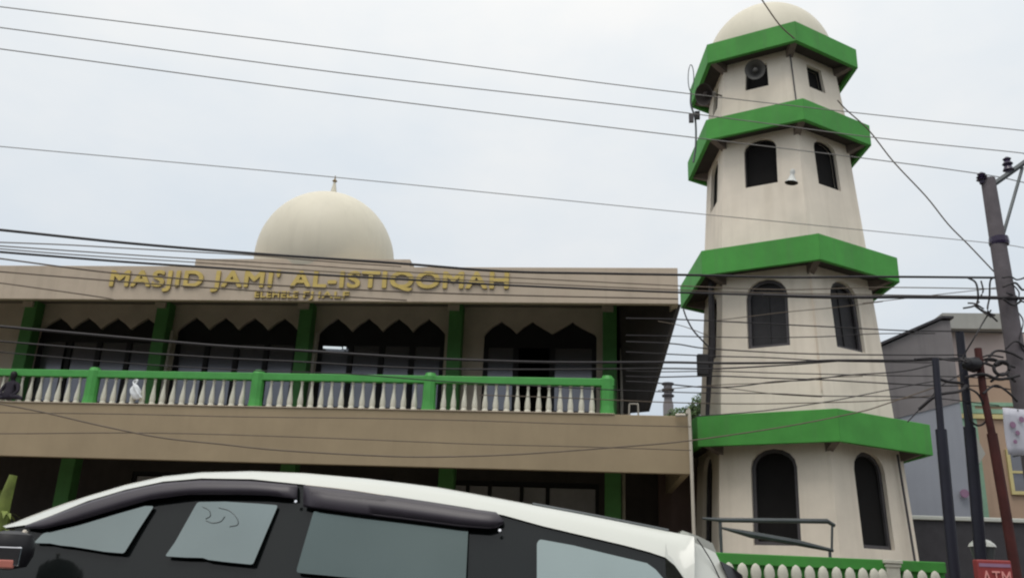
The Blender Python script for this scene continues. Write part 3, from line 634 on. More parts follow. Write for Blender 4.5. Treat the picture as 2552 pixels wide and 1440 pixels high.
wire([(1560, 949), (1640, 954), (1757, 964), (1844, 961), (1932, 950), (2020, 946), (2107, 935), (2250, 925), (2340, 905)], 0.015, 'cable dipping beside the tower then rising to the slim poles', 'wire', 0.0)
wire([(1640, 973), (1700, 966), (1815, 958), (1932, 953), (2040, 941), (2150, 938)], 0.010, 'very thin cable weaving between others on the plain tower wall', 'wirebrown', 0.35)
wire([(1757, 960), (1844, 971), (1932, 982), (2048, 988)], 0.010, 'very thin short cable joining a thicker one on the plain tower wall', 'wirebrown', 0.35)
wire([(1733, 1038), (1902, 1024), (2048, 1003), (2136, 987), (2252, 964), (2333, 948)], 0.012, 'cable climbing from the lowest green eave to the left slim pole', 'wire', 0.0)
wire([(0, 1006), (70, 1020), (132, 1033), (247, 1060), (400, 1090), (550, 1107), (700, 1122), (950, 1136), (1100, 1137), (1300, 1130), (1550, 1112), (1720, 1097), (1955, 1062), (2136, 1028), (2206, 1007), (2330, 965)], 0.015, 'long cable hanging in a deep sag over the cream balcony band', 'wirebrown', -0.2)
wire([(0, 1028), (300, 1031), (600, 1037), (900, 1042), (1180, 1048), (1400, 1055), (1722, 1063)], 0.011, 'thin wire along the upper part of the cream balcony band', 'wirebrown', 0.8)
wire([(0, 1079), (400, 1079), (800, 1090), (1180, 1105), (1450, 1112), (1722, 1122)], 0.011, 'thin wire along the middle of the cream balcony band', 'wirebrown', 0.8)
wire([(1860, -60), (1900, 2), (1942, 62), (1981, 98)], 0.02, 'dark wire slanting down over the white dome of the minaret', 'wirebrown', 2.5)
wire([(2087, 250), (2110, 275), (2165, 325), (2227, 404), (2308, 490), (2363, 559), (2416, 612), (2490, 690)], 0.017, 'guy wire slanting from the top of the minaret down to the pole', 'wirebrown', 0.3)
wire([(1703, 770), (1712, 795), (1728, 823), (1750, 848), (1768, 866)], 0.022, 'short dark cable drooping from the middle eave to the junction box riser', 'wire', 4.5)
wire([(2150, 755), (2240, 745), (2330, 735), (2420, 725), (2490, 716)], 0.010, 'faint wire rising from the middle eave to the pole', 'wirebrown', 0.3)
wire([(1640, 800), (1700, 812), (1765, 836)], 0.010, 'faint short wire between the hall and the tower', 'wirebrown', 2.0)
wire([(1786, 798), (1850, 790), (1960, 778), (2077, 766), (2200, 752)], 0.010, 'faint wire slanting up across the large middle openings', 'wirebrown', 0.3)
wire([(2262, 1052), (2290, 1020), (2320, 990), (2345, 962), (2400, 930)], 0.014, 'cable rising steeply in front of the grey wall to the slim poles', 'wire', 0.1)
# tangled drops and coils at the pole
def tangle(name, curves, label, r=0.016, off=-0.2):
    t = thing(name, wp(*curves[0][0], off), label, 'cable')
    for c in curves: MB().tube(curve_pts([wp(x, y, off+random.uniform(-.12, .12)) for x, y in c], 5), r*random.uniform(0.7, 1.3), 6).build('strand', 'wire', t)
    return t
tangle('cable_tangle', [[(2412, 692), (2432, 705), (2438, 740), (2436, 765), (2470, 790)], [(2480, 690), (2468, 700), (2466, 740), (2462, 775), (2485, 800)],
    [(2430, 762), (2450, 775), (2480, 786)], [(2400, 768), (2425, 763), (2440, 752)], [(2412, 755), (2430, 757), (2452, 770)], [(2470, 772), (2452, 800), (2432, 835), (2405, 880), (2392, 905)],
    [(2440, 745), (2450, 725), (2445, 700)]], 'dark cable drops hanging left of the concrete pole top')
tangle('cable_tangle', [[(2498, 692), (2520, 690), (2535, 697), (2560, 690)], [(2500, 715), (2530, 705), (2548, 722), (2565, 716)], [(2510, 730), (2532, 738), (2550, 752), (2570, 748)],
    [(2500, 745), (2525, 760), (2545, 750)], [(2515, 700), (2540, 730), (2530, 765), (2550, 800), (2540, 850), (2556, 880)], [(2505, 870), (2530, 850), (2556, 865)]], 'knotted cables to the right of the concrete pole shaft')
tangle('cable_tangle', [[(2391, 893), (2415, 905), (2440, 900), (2470, 893), (2500, 905), (2530, 915)], [(2400, 915), (2430, 925), (2450, 905), (2480, 912), (2510, 898)], [(2405, 940), (2450, 932), (2490, 945), (2540, 935)],
    [(2410, 965), (2440, 985), (2460, 1040), (2440, 1060), (2418, 1045), (2412, 1010)], [(2450, 980), (2480, 960), (2510, 975), (2535, 1000)], [(2455, 905), (2480, 875), (2520, 880), (2550, 895)],
    [(2440, 893), (2465, 885), (2500, 890)], [(2470, 950), (2500, 930), (2530, 950)], [(2280, 895), (2330, 892), (2380, 898), (2440, 893)], [(2333, 940), (2360, 950), (2400, 955)], [(2290, 1020), (2335, 985), (2390, 975), (2410, 960)]],
    'dense knot of cables strung between the slim poles', 0.022)
cc = thing('cable_coil', wp(2496, 917, -0.3), 'round coil of spare cable hanging beside the rusty pole', 'cable')
MB().tube([wp(2496+19*cos(a), 917+17*sin(a), -0.3) for a in [2*pi*k/24 for k in range(25)]], 0.03, 8).build('coil', 'wire', cc)
sl_ = thing('splice_box', wp(2420, 905, -0.25), 'black cable splice closure hung between the slim poles', 'cable box')
MB().tube([wp(2402, 912, -.25), wp(2412, 908, -.25), (wp(2432, 906, -.25)), wp(2444, 903, -.25)], [0.04, 0.12, 0.12, 0.05], 12).build('housing', 'cartrim', sl_, smooth=True)

# ------------------------------------------------------------------ houses on the right
YG = 31.0
def pz(x, y, Y=YG): return at(x, y, Y)
gh = thing('grey_building', (pz(2300, 1200).x, YG, 0), 'plain blue grey building with a dark sloping roof edge behind the minaret', 'building')
L0 = pz(2140, 885); L1 = pz(2345, 795); L2 = pz(2372, 793); L3 = pz(2372, 1290)
xl, xr = pz(2180, 1000).x-2.2, pz(2392, 1000).x
zr, zl = L1.z, pz(2193, 862).z
slope = (L1.z-pz(2193, 862).z)/(L1.x-pz(2193, 862).x)
zleft = zl-slope*(pz(2193, 862).x-xl)
b = MB(); b.extr([(xl, YG, 0), (xr, YG, 0), (xr, YG, zr-0.05), (L1.x, YG, zr-0.05), (xl, YG, zleft-0.05)], (0, 8, 0)); b.build('wall', 'bluegrey', gh)
b = MB(); b.extr([(xl, YG-0.03, zleft-2.2), (xr, YG-0.03, zr-3.0), (xr, YG-0.03, zr-0.06), (L1.x, YG-0.03, zr-0.06), (xl, YG-0.03, zleft-0.06)], (0, 0.028, 0)); b.build('gable_panel', 'greywall', gh)
b = MB(); b.extr([(xl-0.2, YG-0.15, zleft-0.07), (L1.x, YG-0.15, zr), (xr+0.1, YG-0.15, zr), (xr+0.1, YG-0.15, zr+0.08), (L1.x-0.02, YG-0.15, zr+0.08), (xl-0.2, YG-0.15, zleft+0.04)], (0, 8.3, 0)); b.build('roof', 'darkfence', gh)
MB().lathe([(0.14, 0), (0.14, 0.05)], pz(2403, 1229, YG-0.1), 16, (0, -1, 0)).build('vent', 'purple', gh)
YP = 33.0
ph = thing('peach_house', (pz(2480, 1200, YP).x, YP, 0), 'two tone house with peach lower wall, pale pink upper wall and mint bands', 'house')
xa, xb_ = pz(2380, 1000, YP).x, pz(2552, 1000, YP).x+8
def band(name, y0, y1, m, x0=None, x1=None, o=0.0, t=0.3, parent=ph):
    z1, z0 = pz(2480, y0, YP).z, pz(2480, y1, YP).z; q = MB(); q.box((xa if x0 is None else x0, YP-o, z0), (xb_ if x1 is None else x1, YP-o+t, z1)); return q.build(name, m, parent)
z_g = pz(2480, 1290, YP).z
q = MB(); q.box((xa, YP, 0), (xb_, YP+9, pz(2480, 940, YP).z)); q.build('lower_wall', 'peach', ph)
q = MB(); q.box((xa, YP, pz(2480, 940, YP).z), (xb_, YP+9, pz(2480, 830, YP).z)); q.build('upper_wall', 'pinkwall', ph)
q = MB(); q.box((xa-0.3, YP-0.6, pz(2480, 830, YP).z), (pz(2500, 800, YP).x, YP+9, pz(2480, 792, YP).z)); q.build('roof_parapet', 'palegrey', ph)
band('mint_band', 1003, 1012, 'mint', o=0.06, t=0.05); band('mint_band', 1020, 1031, 'mint', o=0.08, t=0.07); band('yellow_band', 1033, 1044, 'yellow', o=0.10, t=0.09)
q = MB(); q.box((xa, YP-0.05, 0), (pz(2446, 1150, YP).x, YP-0.003, pz(2480, 1005, YP).z)); q.build('mint_strip', 'mint', ph)
wx0, wx1 = pz(2512, 1180, YP).x, pz(2552, 1180, YP).x+0.9; wz0, wz1 = pz(2530, 1232, YP).z, pz(2530, 1120, YP).z
fr = MB(); add_plate(fr, [[(wx0, wz0), (wx1, wz0), (wx1, wz1), (wx0, wz1)], [(wx0+.12, wz0+.12), (wx1-.12, wz0+.12), (wx1-.12, (wz0+wz1)/2-.05), (wx0+.12, (wz0+wz1)/2-.05)], [(wx0+.12, (wz0+wz1)/2+.03), (wx1-.12, (wz0+wz1)/2+.03), (wx1-.12, wz1-.1), (wx0+.12, wz1-.1)]], 0.1, lambda x, y, z: (x, YP-0.105+z, y))
W = fr.build('window', 'yellow', ph); MB().box((wx0+.05, YP-0.04, wz0+.05), (wx1-.05, YP-0.02, wz1-.05)).build('pane', 'pane', W)
# low awning slab in front of the mint strip
q = MB(); p0, p1, p2, p3 = pz(2405, 1062, 31.5), pz(2420, 1062, 31.5), pz(2456, 1130, 31.5), pz(2440, 1155, 31.5)
aw = thing('awning', pz(2430, 1100, 31.5), 'small tilted grey awning on the wall behind the middle slim pole', 'awning')
MB().extr([p0, p1, p2, p3], (0, 0.5, 0.1)).build('sheet', 'palegrey', aw)
MB().tube([p3, p3+Vector((-0.3, 1.3, -0.2))], 0.03).build('strut', 'steel', aw)
# banner hung on the utility pole
b0 = wp(2513, 1132, -0.32); b1 = wp(2600, 1022, -0.32); bz0, bz1 = b0.z, wp(2530, 1018, -0.32).z
bn = thing('banner', b0, 'pale banner with purple print tied to the concrete utility pole at the right edge', 'banner')
tb = (b1-b0); tb.z = 0; Lb = tb.length; tb.normalize()
q = MB(); q.grid([[b0+tb*(Lb*u)+rn_*(0.02*sin(u*9+v*4))+Vector((0, 0, (bz1-bz0)*v)) for u in [k/8 for k in range(9)]] for v in [k/6 for k in range(7)]])
o_ = q.build('sheet', 'banner', bn, smooth=True); m_ = o_.modifiers.new('s', 'SOLIDIFY'); m_.thickness = 0.004
for (x, y, rr) in ((2524, 1058, 0.055), (2546, 1045, 0.05), (2536, 1078, 0.04), (2530, 1100, 0.035)): MB().lathe([(rr, 0), (rr, 0.006)], wp(x, y, -0.36), 14, -rn_).build('print_spot', 'purple', bn)
for z_ in (bz1-0.02, bz0+0.02): MB().tube([b0+tb*0.3+Vector((0, 0, z_-b0.z))-rn_*0.0, b0+tb*0.3+Vector((0.02, 0, z_-b0.z))+rn_*0.3], 0.012, 6).build('tie', 'steel', bn)
# dark panel fence with white coping
YD = 27.0
df = thing('panel_fence', (at(2400, 1300, YD).x, YD, 0), 'dark grey panel fence with a thin white coping in front of the houses', 'fence')
e0, e1 = at(2270, 1292, YD), at(2552, 1316, YD)
MB().box((e0.x-3, YD, 0), (e1.x+8, YD+0.15, e0.z-0.02)).build('panel', 'darkfence', df)
q = MB(); q.box((e0.x-3, YD-0.08, e0.z-0.018), (e1.x+8, YD+0.2, e0.z+0.10)); q.build('coping', 'carwhite', df, bevel=0.02)
# red cash machine sign with a white lit hood
YA = 14.0
sg = thing('cash_machine_sign', (at(2490, 1420, YA).x, YA, 0), 'red sign board reading ATM at the bottom right corner', 'sign')
r0, r1 = at(2440, 1440, YA), at(2520, 1396, YA); zt_ = r1.z
MB().box((r0.x, YA, 0.9), (r1.x, YA+0.18, zt_)).build('board', 'red', sg, bevel=0.02)
MB().box((r0.x+0.02, YA-0.006, zt_-0.10), (r1.x-0.02, YA-0.002, zt_-0.05)).build('stripe', 'purple', sg)
MB().tube([((r0.x+r1.x)/2, YA+0.1, 0), ((r0.x+r1.x)/2, YA+0.1, 0.9)], 0.04).build('post', 'steel', sg)
text_mesh('ATM', 0.30, 0.012, (r1.x-r0.x)*0.82, 'lettering', sg, r0.x+0.05, YA-0.003, zt_-0.36, ('pinkletter', 'pinkletter'))
hd = thing('street_lamp', (at(2448, 1360, YA+1.5).x, YA+1.5, 0), 'domed white street lamp hood over the red sign', 'lamp')
hc = at(2448, 1362, YA+1.5)
MB().lathe([(0.215, 0), (0.19, 0.05), (0.13, 0.10), (0.06, 0.125), (0.01, 0.13)], hc, 20).build('hood', 'carwhite', hd, smooth=True)
MB().lathe([(0.15, -0.2), (0.19, -0.012), (0.205, -0.006)], hc, 20).build('lamp_body', 'steel', hd, smooth=True)
MB().tube([(hc.x, hc.y, 0), (hc.x, hc.y, hc.z-0.19)], 0.04).build('post', 'steel', hd)

# ------------------------------------------------------------------ greenery
def leaves(mb, c, rx, ry, rz, n, size):
    for _ in range(n):
        while True:
            v = Vector((random.uniform(-1, 1), random.uniform(-1, 1), random.uniform(-1, 1)))
            if 0.25 < v.length < 1: break
        p_ = Vector(c)+Vector((v.x*rx, v.y*ry, v.z*rz)); a = Vector((random.gauss(0, 1), random.gauss(0, 1), random.gauss(0, .6))).normalized(); b_ = a.orthogonal().normalized()
        s = size*random.uniform(0.6, 1.4)
        mb.face([mb.bm.verts.new(p_+a*s), mb.bm.verts.new(p_+b_*s*0.5), mb.bm.verts.new(p_-a*s), mb.bm.verts.new(p_-b_*s*0.5)])
tc_ = at(1735, 1015, 42); tr_ = thing('tree', (tc_.x, 42, 0), 'dark green tree seen in the gap between the hall and the minaret', 'tree')
MB().tube([(tc_.x, 42, 0), (tc_.x+0.2, 42, tc_.z*0.6), (tc_.x, 42, tc_.z)], [0.3, 0.2, 0.08], 8).build('trunk', 'bark', tr_)
L_ = MB(); leaves(L_, tc_+Vector((0.6, 0, 0)), 1.0, 1.2, 0.75, 1300, 0.10); leaves(L_, tc_+Vector((-0.5, 0, -0.45)), 1.0, 1.0, 0.45, 900, 0.09); leaves(L_, tc_+Vector((0.2, 0, -1.3)), 1.6, 1.2, 0.9, 1500, 0.11); L_.build('crown', 'leaf', tr_)
dt = at(1666, 1040, 60); d2 = at(1662, 955, 60)
st = thing('distant_tower', (dt.x, 60, 0), 'small grey banded tower far off in the gap left of the minaret', 'tower')
MB().lathe([(0.36, 0), (0.36, d2.z-0.5-1.0), (0.28, d2.z-1.2), (0.30, d2.z)], (dt.x, 60, 0), 12).build('shaft', 'greywall', st, smooth=True)
for i in range(3): MB().lathe([(0.42, 0), (0.42, 0.12)], (dt.x, 60, d2.z-0.1-i*0.42), 12).build('ring', 'darkfence', st)
pc = at(14, 1260, 12)
pl = thing('garden_plant', (pc.x, 12, 0), 'yellow green leafy plant with a thick stem at the lower left edge', 'plant')
MB().tube([(pc.x-0.03, 12, 0), (pc.x-0.02, 12, at(14, 1235, 12).z), (pc.x+0.02, 12, at(18, 1183, 12).z)], [0.10, 0.085, 0.055], 10).build('stem', 'leafy', pl, smooth=True)
L_ = MB()
for k in range(16):
    a = random.uniform(0, 2*pi); L = random.uniform(.18, .42); z = random.uniform(1.3, at(14, 1200, 12).z)
    base = Vector((pc.x, 12, z)); d = Vector((cos(a)*0.8, sin(a), 0.5)); s_ = Vector((-sin(a), cos(a), 0))*0.045
    rows = [[base+d*(L*t)+Vector((0, 0, -L*t*t*0.8))-s_*sin(pi*min(1, t+.08)), base+d*(L*t)+Vector((0, 0, -L*t*t*0.8))+s_*sin(pi*min(1, t+.08))] for t in (0, .25, .5, .75, 1)]
    L_.grid(rows)
L_.build('foliage', 'leafy', pl)

# ------------------------------------------------------------------ person and bag on the balcony
ps = at(20, 1000, YF+0.12); pz0 = E_+3.68
def skinbody(name, verts, edges, radii, m, parent, loc):
    me = bpy.data.meshes.new(name); me.from_pydata(verts, edges, []); o = bpy.data.objects.new(name, me); COL.objects.link(o)
    me.materials.append(M[m]); sk = o.modifiers.new('skin', 'SKIN'); sv = me.skin_vertices[0].data
    for i, r in enumerate(radii): sv[i].radius = (r if isinstance(r, tuple) else (r, r)); sv[i].use_root = (i == 0)
    o.modifiers.new('sub', 'SUBSURF').levels = 2; o.modifiers['sub'].render_levels = 2; o.modifiers['skin'].use_smooth_shade = True
    o.parent = parent; o.location = loc; return o
pe = thing('person', (ps.x, YF+0.12, pz0), 'person in dark clothes sitting on the balcony edge at the far left', 'person')
vs = [(0, 0, .10), (0, .02, .28), (0, .03, .46), (0, .02, .54), (0.0, 0, .64), (-.17, .02, .44), (-.22, -.06, .26), (-.12, -.14, .14), (.17, .02, .44), (.24, -.04, .26), (.16, -.14, .13),
      (-.12, -.08, .11), (-.30, -.12, .12), (-.05, -.16, .06), (.12, -.08, .11), (.33, -.10, .10), (.46, -.12, .05), (-.16, -.16, .05)]
ed = [(0, 1), (1, 2), (2, 3), (3, 4), (2, 5), (5, 6), (6, 7), (2, 8), (8, 9), (9, 10), (0, 11), (11, 12), (12, 13), (0, 14), (14, 15), (15, 16), (13, 17)]
ra = [.14, .13, .11, .05, .075, .06, .045, .035, .06, .045, .035, .08, .06, .045, .08, .06, .04, .04]
skinbody('body', vs, ed, ra, 'cloth', pe, (0, 0, 0))
MB().lathe([(0.02, -.11), (0.06, -.09), (.078, -.03), (.085, .03), (.07, .08), (.03, .11), (.005, .115)], (ps.x, YF+0.12, pz0+.68), 16).build('head_hair', 'hair', pe, smooth=True)
bc = at(338, 975, RY-0.13)
bgt = thing('plastic_bag', bc, 'crumpled white plastic bag tied to the balusters at the left', 'bag')
B_ = MB(); bmesh.ops.create_icosphere(B_.bm, subdivisions=3, radius=1.0)
for v in B_.bm.verts:
    n_ = 1+0.22*sin(v.co.x*7+v.co.z*4)+0.15*sin(v.co.y*9-v.co.z*6)
    z_ = v.co.z; wid = 0.13*(1.0-0.45*z_)
    v.co = Vector((bc.x+v.co.x*wid*n_+0.06*(-z_), bc.y+v.co.y*0.06*n_, bc.z+z_*0.21))
B_.build('pouch', 'bag', bgt, smooth=True)
MB().tube(curve_pts([bc+Vector((-0.07, 0, 0.16)), bc+Vector((-0.12, 0.03, 0.26)), bc+Vector((-0.02, 0.03, 0.30)), bc+Vector((-0.04, 0, 0.18))]), 0.022).build('handle', 'bag', bgt)

# ------------------------------------------------------------------ white people carrier in front
CY = 4.0; TILT = 0.36
cn = Vector((0, 1, -TILT)).normalized(); cp = Vector((0, CY, 1.05))
def cs(x, y, o=0.0): return hit(x, y, cp-cn*o, cn)       # point on the tilted glass plane, o metres outward
car = thing('parked_car', (-1.2, 4.9, 0), 'white people carrier with black smoked window visors in the foreground', 'car')
top_px = [(20, 1308), (62, 1290), (150, 1257), (225, 1233), (313, 1207), (407, 1186), (502, 1176), (627, 1173), (752, 1178), (888, 1190), (982, 1201), (1076, 1213), (1200, 1235), (1327, 1259), (1455, 1283), (1582, 1308), (1666, 1325), (1737, 1338), (1776, 1358), (1783, 1380)]
bot_px = [(14, 1314), (66, 1307), (125, 1285), (219, 1247), (313, 1219), (407, 1199), (502, 1191), (627, 1193), (752, 1206), (888, 1223), (982, 1236), (1076, 1250), (1170, 1265), (1256, 1283), (1353, 1310), (1455, 1334), (1557, 1358), (1620, 1375), (1658, 1388), (1682, 1408), (1706, 1442), (1740, 1500)]
def interp(L, x):
    for a, b_ in zip(L, L[1:]):
        if a[0] <= x <= b_[0]: t = (x-a[0])/(b_[0]-a[0]); return a[1]+(b_[1]-a[1])*t
    return L[0][1] if x < L[0][0] else L[-1][1]
ZB = 0.98                       # belt line
xs_px = [14, 40, 66, 95, 125, 170, 219, 266, 313, 360, 407, 455, 502, 565, 627, 690, 752, 820, 888, 982, 1076, 1170, 1256, 1353, 1455, 1557, 1620, 1658, 1682, 1706, 1730]
CC = 0.86                       # half width of the car; centre plane at CY+CC
def mirror_y(p): return Vector((p.x, 2*(CY+CC)-p.y, p.z))
# roof: from window-top edge over the ridge to the centre, both sides
rows = []
for x in xs_px:
    wb_ = cs(x, interp(bot_px, x))
    ridge = at(x, interp(top_px, x), wb_.y+0.13)
    mid = wb_.lerp(ridge, 0.55)+Vector((0, -0.022, 0.0))
    c_ = Vector((ridge.x, CY+CC, ridge.z+0.028)); q_ = Vector((ridge.x, (ridge.y+CY+CC)/2, ridge.z+0.022)); r2 = Vector((ridge.x, ridge.y+0.06, ridge.z+0.006))
    half = [wb_, mid, ridge, r2, q_]
    rows.append(half+[c_]+[mirror_y(p_) for p_ in half[::-1]])
R_b = MB(); R_b.grid(rows)
# lower body: bonnet, doors, tail (side profile stations)
st_ = [(-4.45, 0.62, 0.45, 0.55), (-4.35, 0.78, 0.32, 0.70), (-4.0, 0.86, 0.25, 0.80), (-3.3, 0.96, 0.22, 0.85)]
xf = rows[0][0].x; xrb = rows[-1][0].x
st_ += [(xf-0.1, ZB+0.02, 0.22, 0.86), (xf+0.6, ZB, 0.22, 0.87), (-0.9, ZB, 0.22, 0.87), (0.4, ZB+0.02, 0.22, 0.87), (xrb+0.02, ZB+0.06, 0.24, 0.86), (xrb+0.22, ZB+0.05, 0.28, 0.84), (xrb+0.32, ZB-0.05, 0.34, 0.78)]
lr = []
for X, zt2, zb2, hw_ in st_:
    y0, y1 = CY+CC-hw_, CY+CC+hw_
    lr.append([Vector(p_) for p_ in ((X, y0+.06, zb2), (X, y0, zb2+0.15), (X, y0-0.0, (zt2+zb2)/2), (X, y0+0.03, zt2-0.03), (X, y0+0.06, zt2), (X, CY+CC, zt2+0.03), (X, y1-0.06, zt2), (X, y1-.03, zt2-0.03), (X, y1, (zt2+zb2)/2), (X, y1, zb2+0.15), (X, y1-.06, zb2))])
R_b.grid(lr)
f0 = [R_b.bm.verts.new(p_) for p_ in lr[0]]; R_b.face(f0); f1 = [R_b.bm.verts.new(p_) for p_ in lr[-1]]; R_b.face(f1)
# rear quarter panel (D pillar) between side glass and tail
dq = [cs(1658, 1388, .004), cs(1682, 1408, .004), cs(1706, 1442, .004), cs(1745, 1520, .004), Vector((xrb+0.12, CY+0.03, ZB+0.02)), Vector((xrb+0.30, CY+0.12, ZB+0.0)), at(1840, 1455, CY+0.32), at(1795, 1400, CY+0.34), at(1783, 1376, CY+0.34)]
for s in (0, 1):
    v = [R_b.bm.verts.new(mirror_y(p_) if s else p_) for p_ in dq+[rows[-3][2], rows[-4][1]]]; R_b.face(v)
body = R_b.build('body', 'carwhite', car, smooth=True)
# tail gate glass / spoiler
sp_ = MB(); spx = [(1700, 1321), (1738, 1334), (1776, 1353), (1784, 1372), (1778, 1392)]
a_ = [at(x, y, CY+0.42) for x, y in spx]; sp_.grid([a_, [Vector((p_.x, 2*(CY+CC)-p_.y, p_.z)) for p_ in a_]]); b2 = [p_+Vector((-.04, 0, -.05)) for p_ in a_]; sp_.grid([b2, [mirror_y(p_) for p_ in b2]]); sp_.grid([a_, b2]); sp_.grid([[mirror_y(p_) for p_ in a_], [mirror_y(p_) for p_ in b2]])
sp_.build('spoiler', 'carwhite', car, smooth=True)
tg = MB(); g0_, g1_ = at(1778, 1392, CY+0.40), Vector((xrb+0.30, CY+0.20, ZB+0.03)); tg.extr([g0_, mirror_y(g0_), mirror_y(g1_), g1_], (-0.03, 0, 0)); tg.build('rear_window', 'carlow', car)
tl_ = MB(); tl_.extr([at(1797, 1398, CY+0.30), at(1822, 1410, CY+0.36), at(1850, 1432, CY+0.36), at(1860, 1475, CY+0.36), at(1830, 1475, CY+0.26)], (0, 0.12, 0)); tl_.build('tail_lamp', 'cartrim', car)
# greenhouse: dark pillars, plus glass coloured dark for the skyline reflected in it
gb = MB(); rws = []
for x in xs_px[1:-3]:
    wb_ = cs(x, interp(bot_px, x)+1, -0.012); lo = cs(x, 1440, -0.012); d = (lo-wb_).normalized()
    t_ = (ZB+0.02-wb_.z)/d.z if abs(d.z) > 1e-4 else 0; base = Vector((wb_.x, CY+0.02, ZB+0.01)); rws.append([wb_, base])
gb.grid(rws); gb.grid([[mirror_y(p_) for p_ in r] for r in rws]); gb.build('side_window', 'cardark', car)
# windscreen
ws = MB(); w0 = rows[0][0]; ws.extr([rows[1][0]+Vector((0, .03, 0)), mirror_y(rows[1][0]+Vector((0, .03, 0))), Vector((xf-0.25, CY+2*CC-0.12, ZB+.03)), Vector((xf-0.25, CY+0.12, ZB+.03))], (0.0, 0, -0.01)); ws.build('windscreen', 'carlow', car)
def rounded(px, rad=7):
    o = []; n = len(px)
    for i in range(n):
        a, b_, c_ = Vector(px[i-1]), Vector(px[i]), Vector(px[(i+1) % n]); u, v = a-b_, c_-b_
        if u.angle(v) > radians(150): o.append(tuple(b_)); continue
        k1, k2 = min(rad, u.length*.4), min(rad, v.length*.4); p1, p2 = b_+u.normalized()*k1, b_+v.normalized()*k2
        for t in (0, .25, .5, .75, 1): o.append(tuple(p1*(1-t)**2+b_*2*t*(1-t)+p2*t*t))
    return o
def panep(px, name='sky_reflection_pane', m='carglass', o=0.004):  # pale pane, lower outline shaped to where the sky's reflection ends
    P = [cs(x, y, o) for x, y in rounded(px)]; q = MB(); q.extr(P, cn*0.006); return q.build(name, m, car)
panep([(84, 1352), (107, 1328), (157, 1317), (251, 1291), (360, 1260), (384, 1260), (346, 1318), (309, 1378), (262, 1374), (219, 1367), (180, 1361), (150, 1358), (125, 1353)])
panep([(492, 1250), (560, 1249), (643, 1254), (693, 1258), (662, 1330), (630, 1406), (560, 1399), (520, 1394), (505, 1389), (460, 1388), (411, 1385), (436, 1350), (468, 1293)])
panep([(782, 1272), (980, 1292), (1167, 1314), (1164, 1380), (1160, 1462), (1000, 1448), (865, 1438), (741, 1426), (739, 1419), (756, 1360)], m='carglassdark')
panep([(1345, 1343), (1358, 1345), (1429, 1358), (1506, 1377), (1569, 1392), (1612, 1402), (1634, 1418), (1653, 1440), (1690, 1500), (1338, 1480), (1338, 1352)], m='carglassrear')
# curled thin arcs on the second pane
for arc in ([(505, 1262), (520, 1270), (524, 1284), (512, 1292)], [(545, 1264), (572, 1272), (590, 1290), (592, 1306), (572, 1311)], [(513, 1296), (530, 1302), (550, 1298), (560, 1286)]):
    MB().tube(curve_pts([cs(x, y, 0.006) for x, y in arc]), 0.0018, 6).build('arc_mark', 'steel', car)
# door frame strips along the lower dark band
# smoked visors
def visor(tops, bots, hl):
    n = 28; q = MB(); rws = []
    x0 = tops[0][0]; x1 = tops[-1][0]
    for i in range(n+1):
        x = x0+(x1-x0)*i/n; yt, yb = interp(tops, x), interp(bots, x); e_ = min(1, i/2, (n-i)/1.5)
        o1 = 0.022*e_; rws.append([cs(x, yt, 0.004), cs(x, yt+(yb-yt)*0.15, 0.012+o1*.6), cs(x, yt+(yb-yt)*0.5, 0.012+o1), cs(x, yt+(yb-yt)*0.9, 0.010+o1*0.95), cs(x, yb, 0.008+o1*.7)])
    q.grid(rws); o = q.build('window_visor', 'visor', car, smooth=True); sd_ = o.modifiers.new('s', 'SOLIDIFY'); sd_.thickness = 0.004; return o
visor([(62, 1309), (125, 1286), (219, 1249), (313, 1221), (407, 1202), (502, 1195), (627, 1197), (741, 1208)], [(62, 1316), (110, 1318), (188, 1300), (282, 1272), (376, 1245), (470, 1233), (596, 1233), (674, 1235), (741, 1244)], 1)
visor([(757, 1208), (888, 1225), (982, 1238), (1076, 1252), (1170, 1268), (1236, 1277), (1254, 1296)], [(757, 1262), (888, 1280), (1006, 1294), (1147, 1312), (1220, 1317), (1241, 1314), (1254, 1303)], 1)
MB().tube(curve_pts([cs(762, 1208, .05), cs(860, 1219, .055), cs(960, 1234, .045)]), 0.0022, 6).build('visor_edge', 'pipe', car)
for x, y in ((738, 1250), (1246, 1322)): MB().lathe([(0.009, 0), (0.007, 0.008)], cs(x, y, 0.03), 10, -cn).build('visor_clip', 'chrome', car)
MB().tube(curve_pts([at(x, y-3, CY+0.42) for x, y in top_px[13:17]]), 0.009, 8).build('roof_trim', 'steel', car, smooth=True)
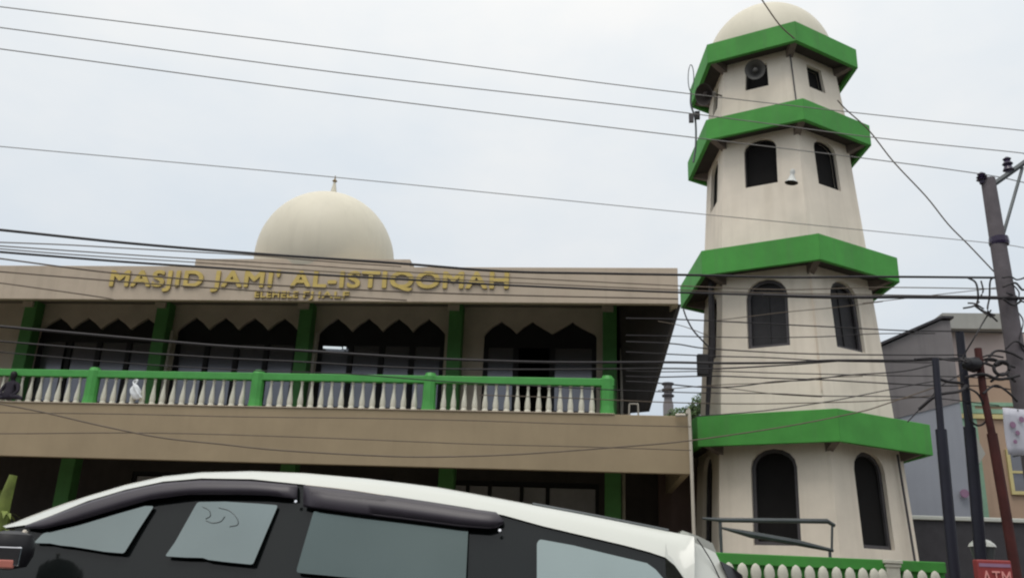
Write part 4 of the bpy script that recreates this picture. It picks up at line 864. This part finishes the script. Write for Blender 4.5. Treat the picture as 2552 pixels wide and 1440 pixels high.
MB().tube(curve_pts([at(x, y+1.5, CY+0.27) for x, y in ((1737, 1340), (1752, 1362), (1775, 1400), (1795, 1442))]), 0.003, 6).build('panel_seam', 'cartrim', car)
# door mirror at the left edge
mc = at(22, 1370, CY-0.12)
mb_ = MB(); mb_.lathe([(0.02, -0.085), (0.085, -0.07), (0.105, -0.02), (0.105, 0.03), (0.085, 0.07), (0.03, 0.085)], mc, 18); mo = mb_.build('door_mirror', 'cartrim', car, smooth=True)
m1 = at(30, 1385, CY-0.22); MB().box((m1.x-0.08, CY-0.235, m1.z-0.04), (m1.x+0.045, CY-0.225, m1.z+0.04)).build('mirror_glass', 'chrome', mo, bevel=0.008)
m2 = at(18, 1403, CY-0.22); MB().box((m2.x-0.09, CY-0.237, m2.z-0.022), (m2.x+0.04, CY-0.222, m2.z+0.018)).build('indicator', 'pink', mo, bevel=0.008)
m3 = at(50, 1335, CY-0.05); MB().tube([at(48, 1340, CY-.05), at(64, 1324, CY-.02)], [0.006, 0.014], 8).build('mirror_stay', 'pipe', mo)
# door handles, wheels, lamps (out of frame, for completeness)
for hx in (-2.0, -1.0): MB().box((hx, CY-0.035, 0.80), (hx+0.16, CY-0.01, 0.835)).build('door_handle', 'carwhite', car, bevel=0.008)
for wx in (-3.55, -0.55+0.6):
    for wy in (CY+0.02, CY+2*CC-0.22):
        wl = MB().lathe([(0.2, 0), (0.29, 0.0), (0.315, 0.04), (0.315, 0.16), (0.29, 0.2), (0.2, 0.2)], (wx, wy+0.0, 0.315), 28, (0, 1, 0)).build('wheel', 'tyre', car, smooth=True)
        MB().lathe([(0.205, -0.004), (0.19, 0.03), (0.05, 0.01), (0.02, -0.01)], (wx, wy, 0.315), 20, (0, 1, 0)).build('rim', 'chrome', wl, smooth=True)
for s in (0, 1):
    h_ = Vector((-4.33, CY+0.22, 0.68)); h_ = mirror_y(h_) if s else h_
    MB().lathe([(0.10, 0), (0.09, 0.06), (0.02, 0.09)], h_, 16, (-1, 0, 0.2)).build('headlight', 'chrome', car, smooth=True)
print('balusters', nb, 'objects', len(bpy.data.objects))
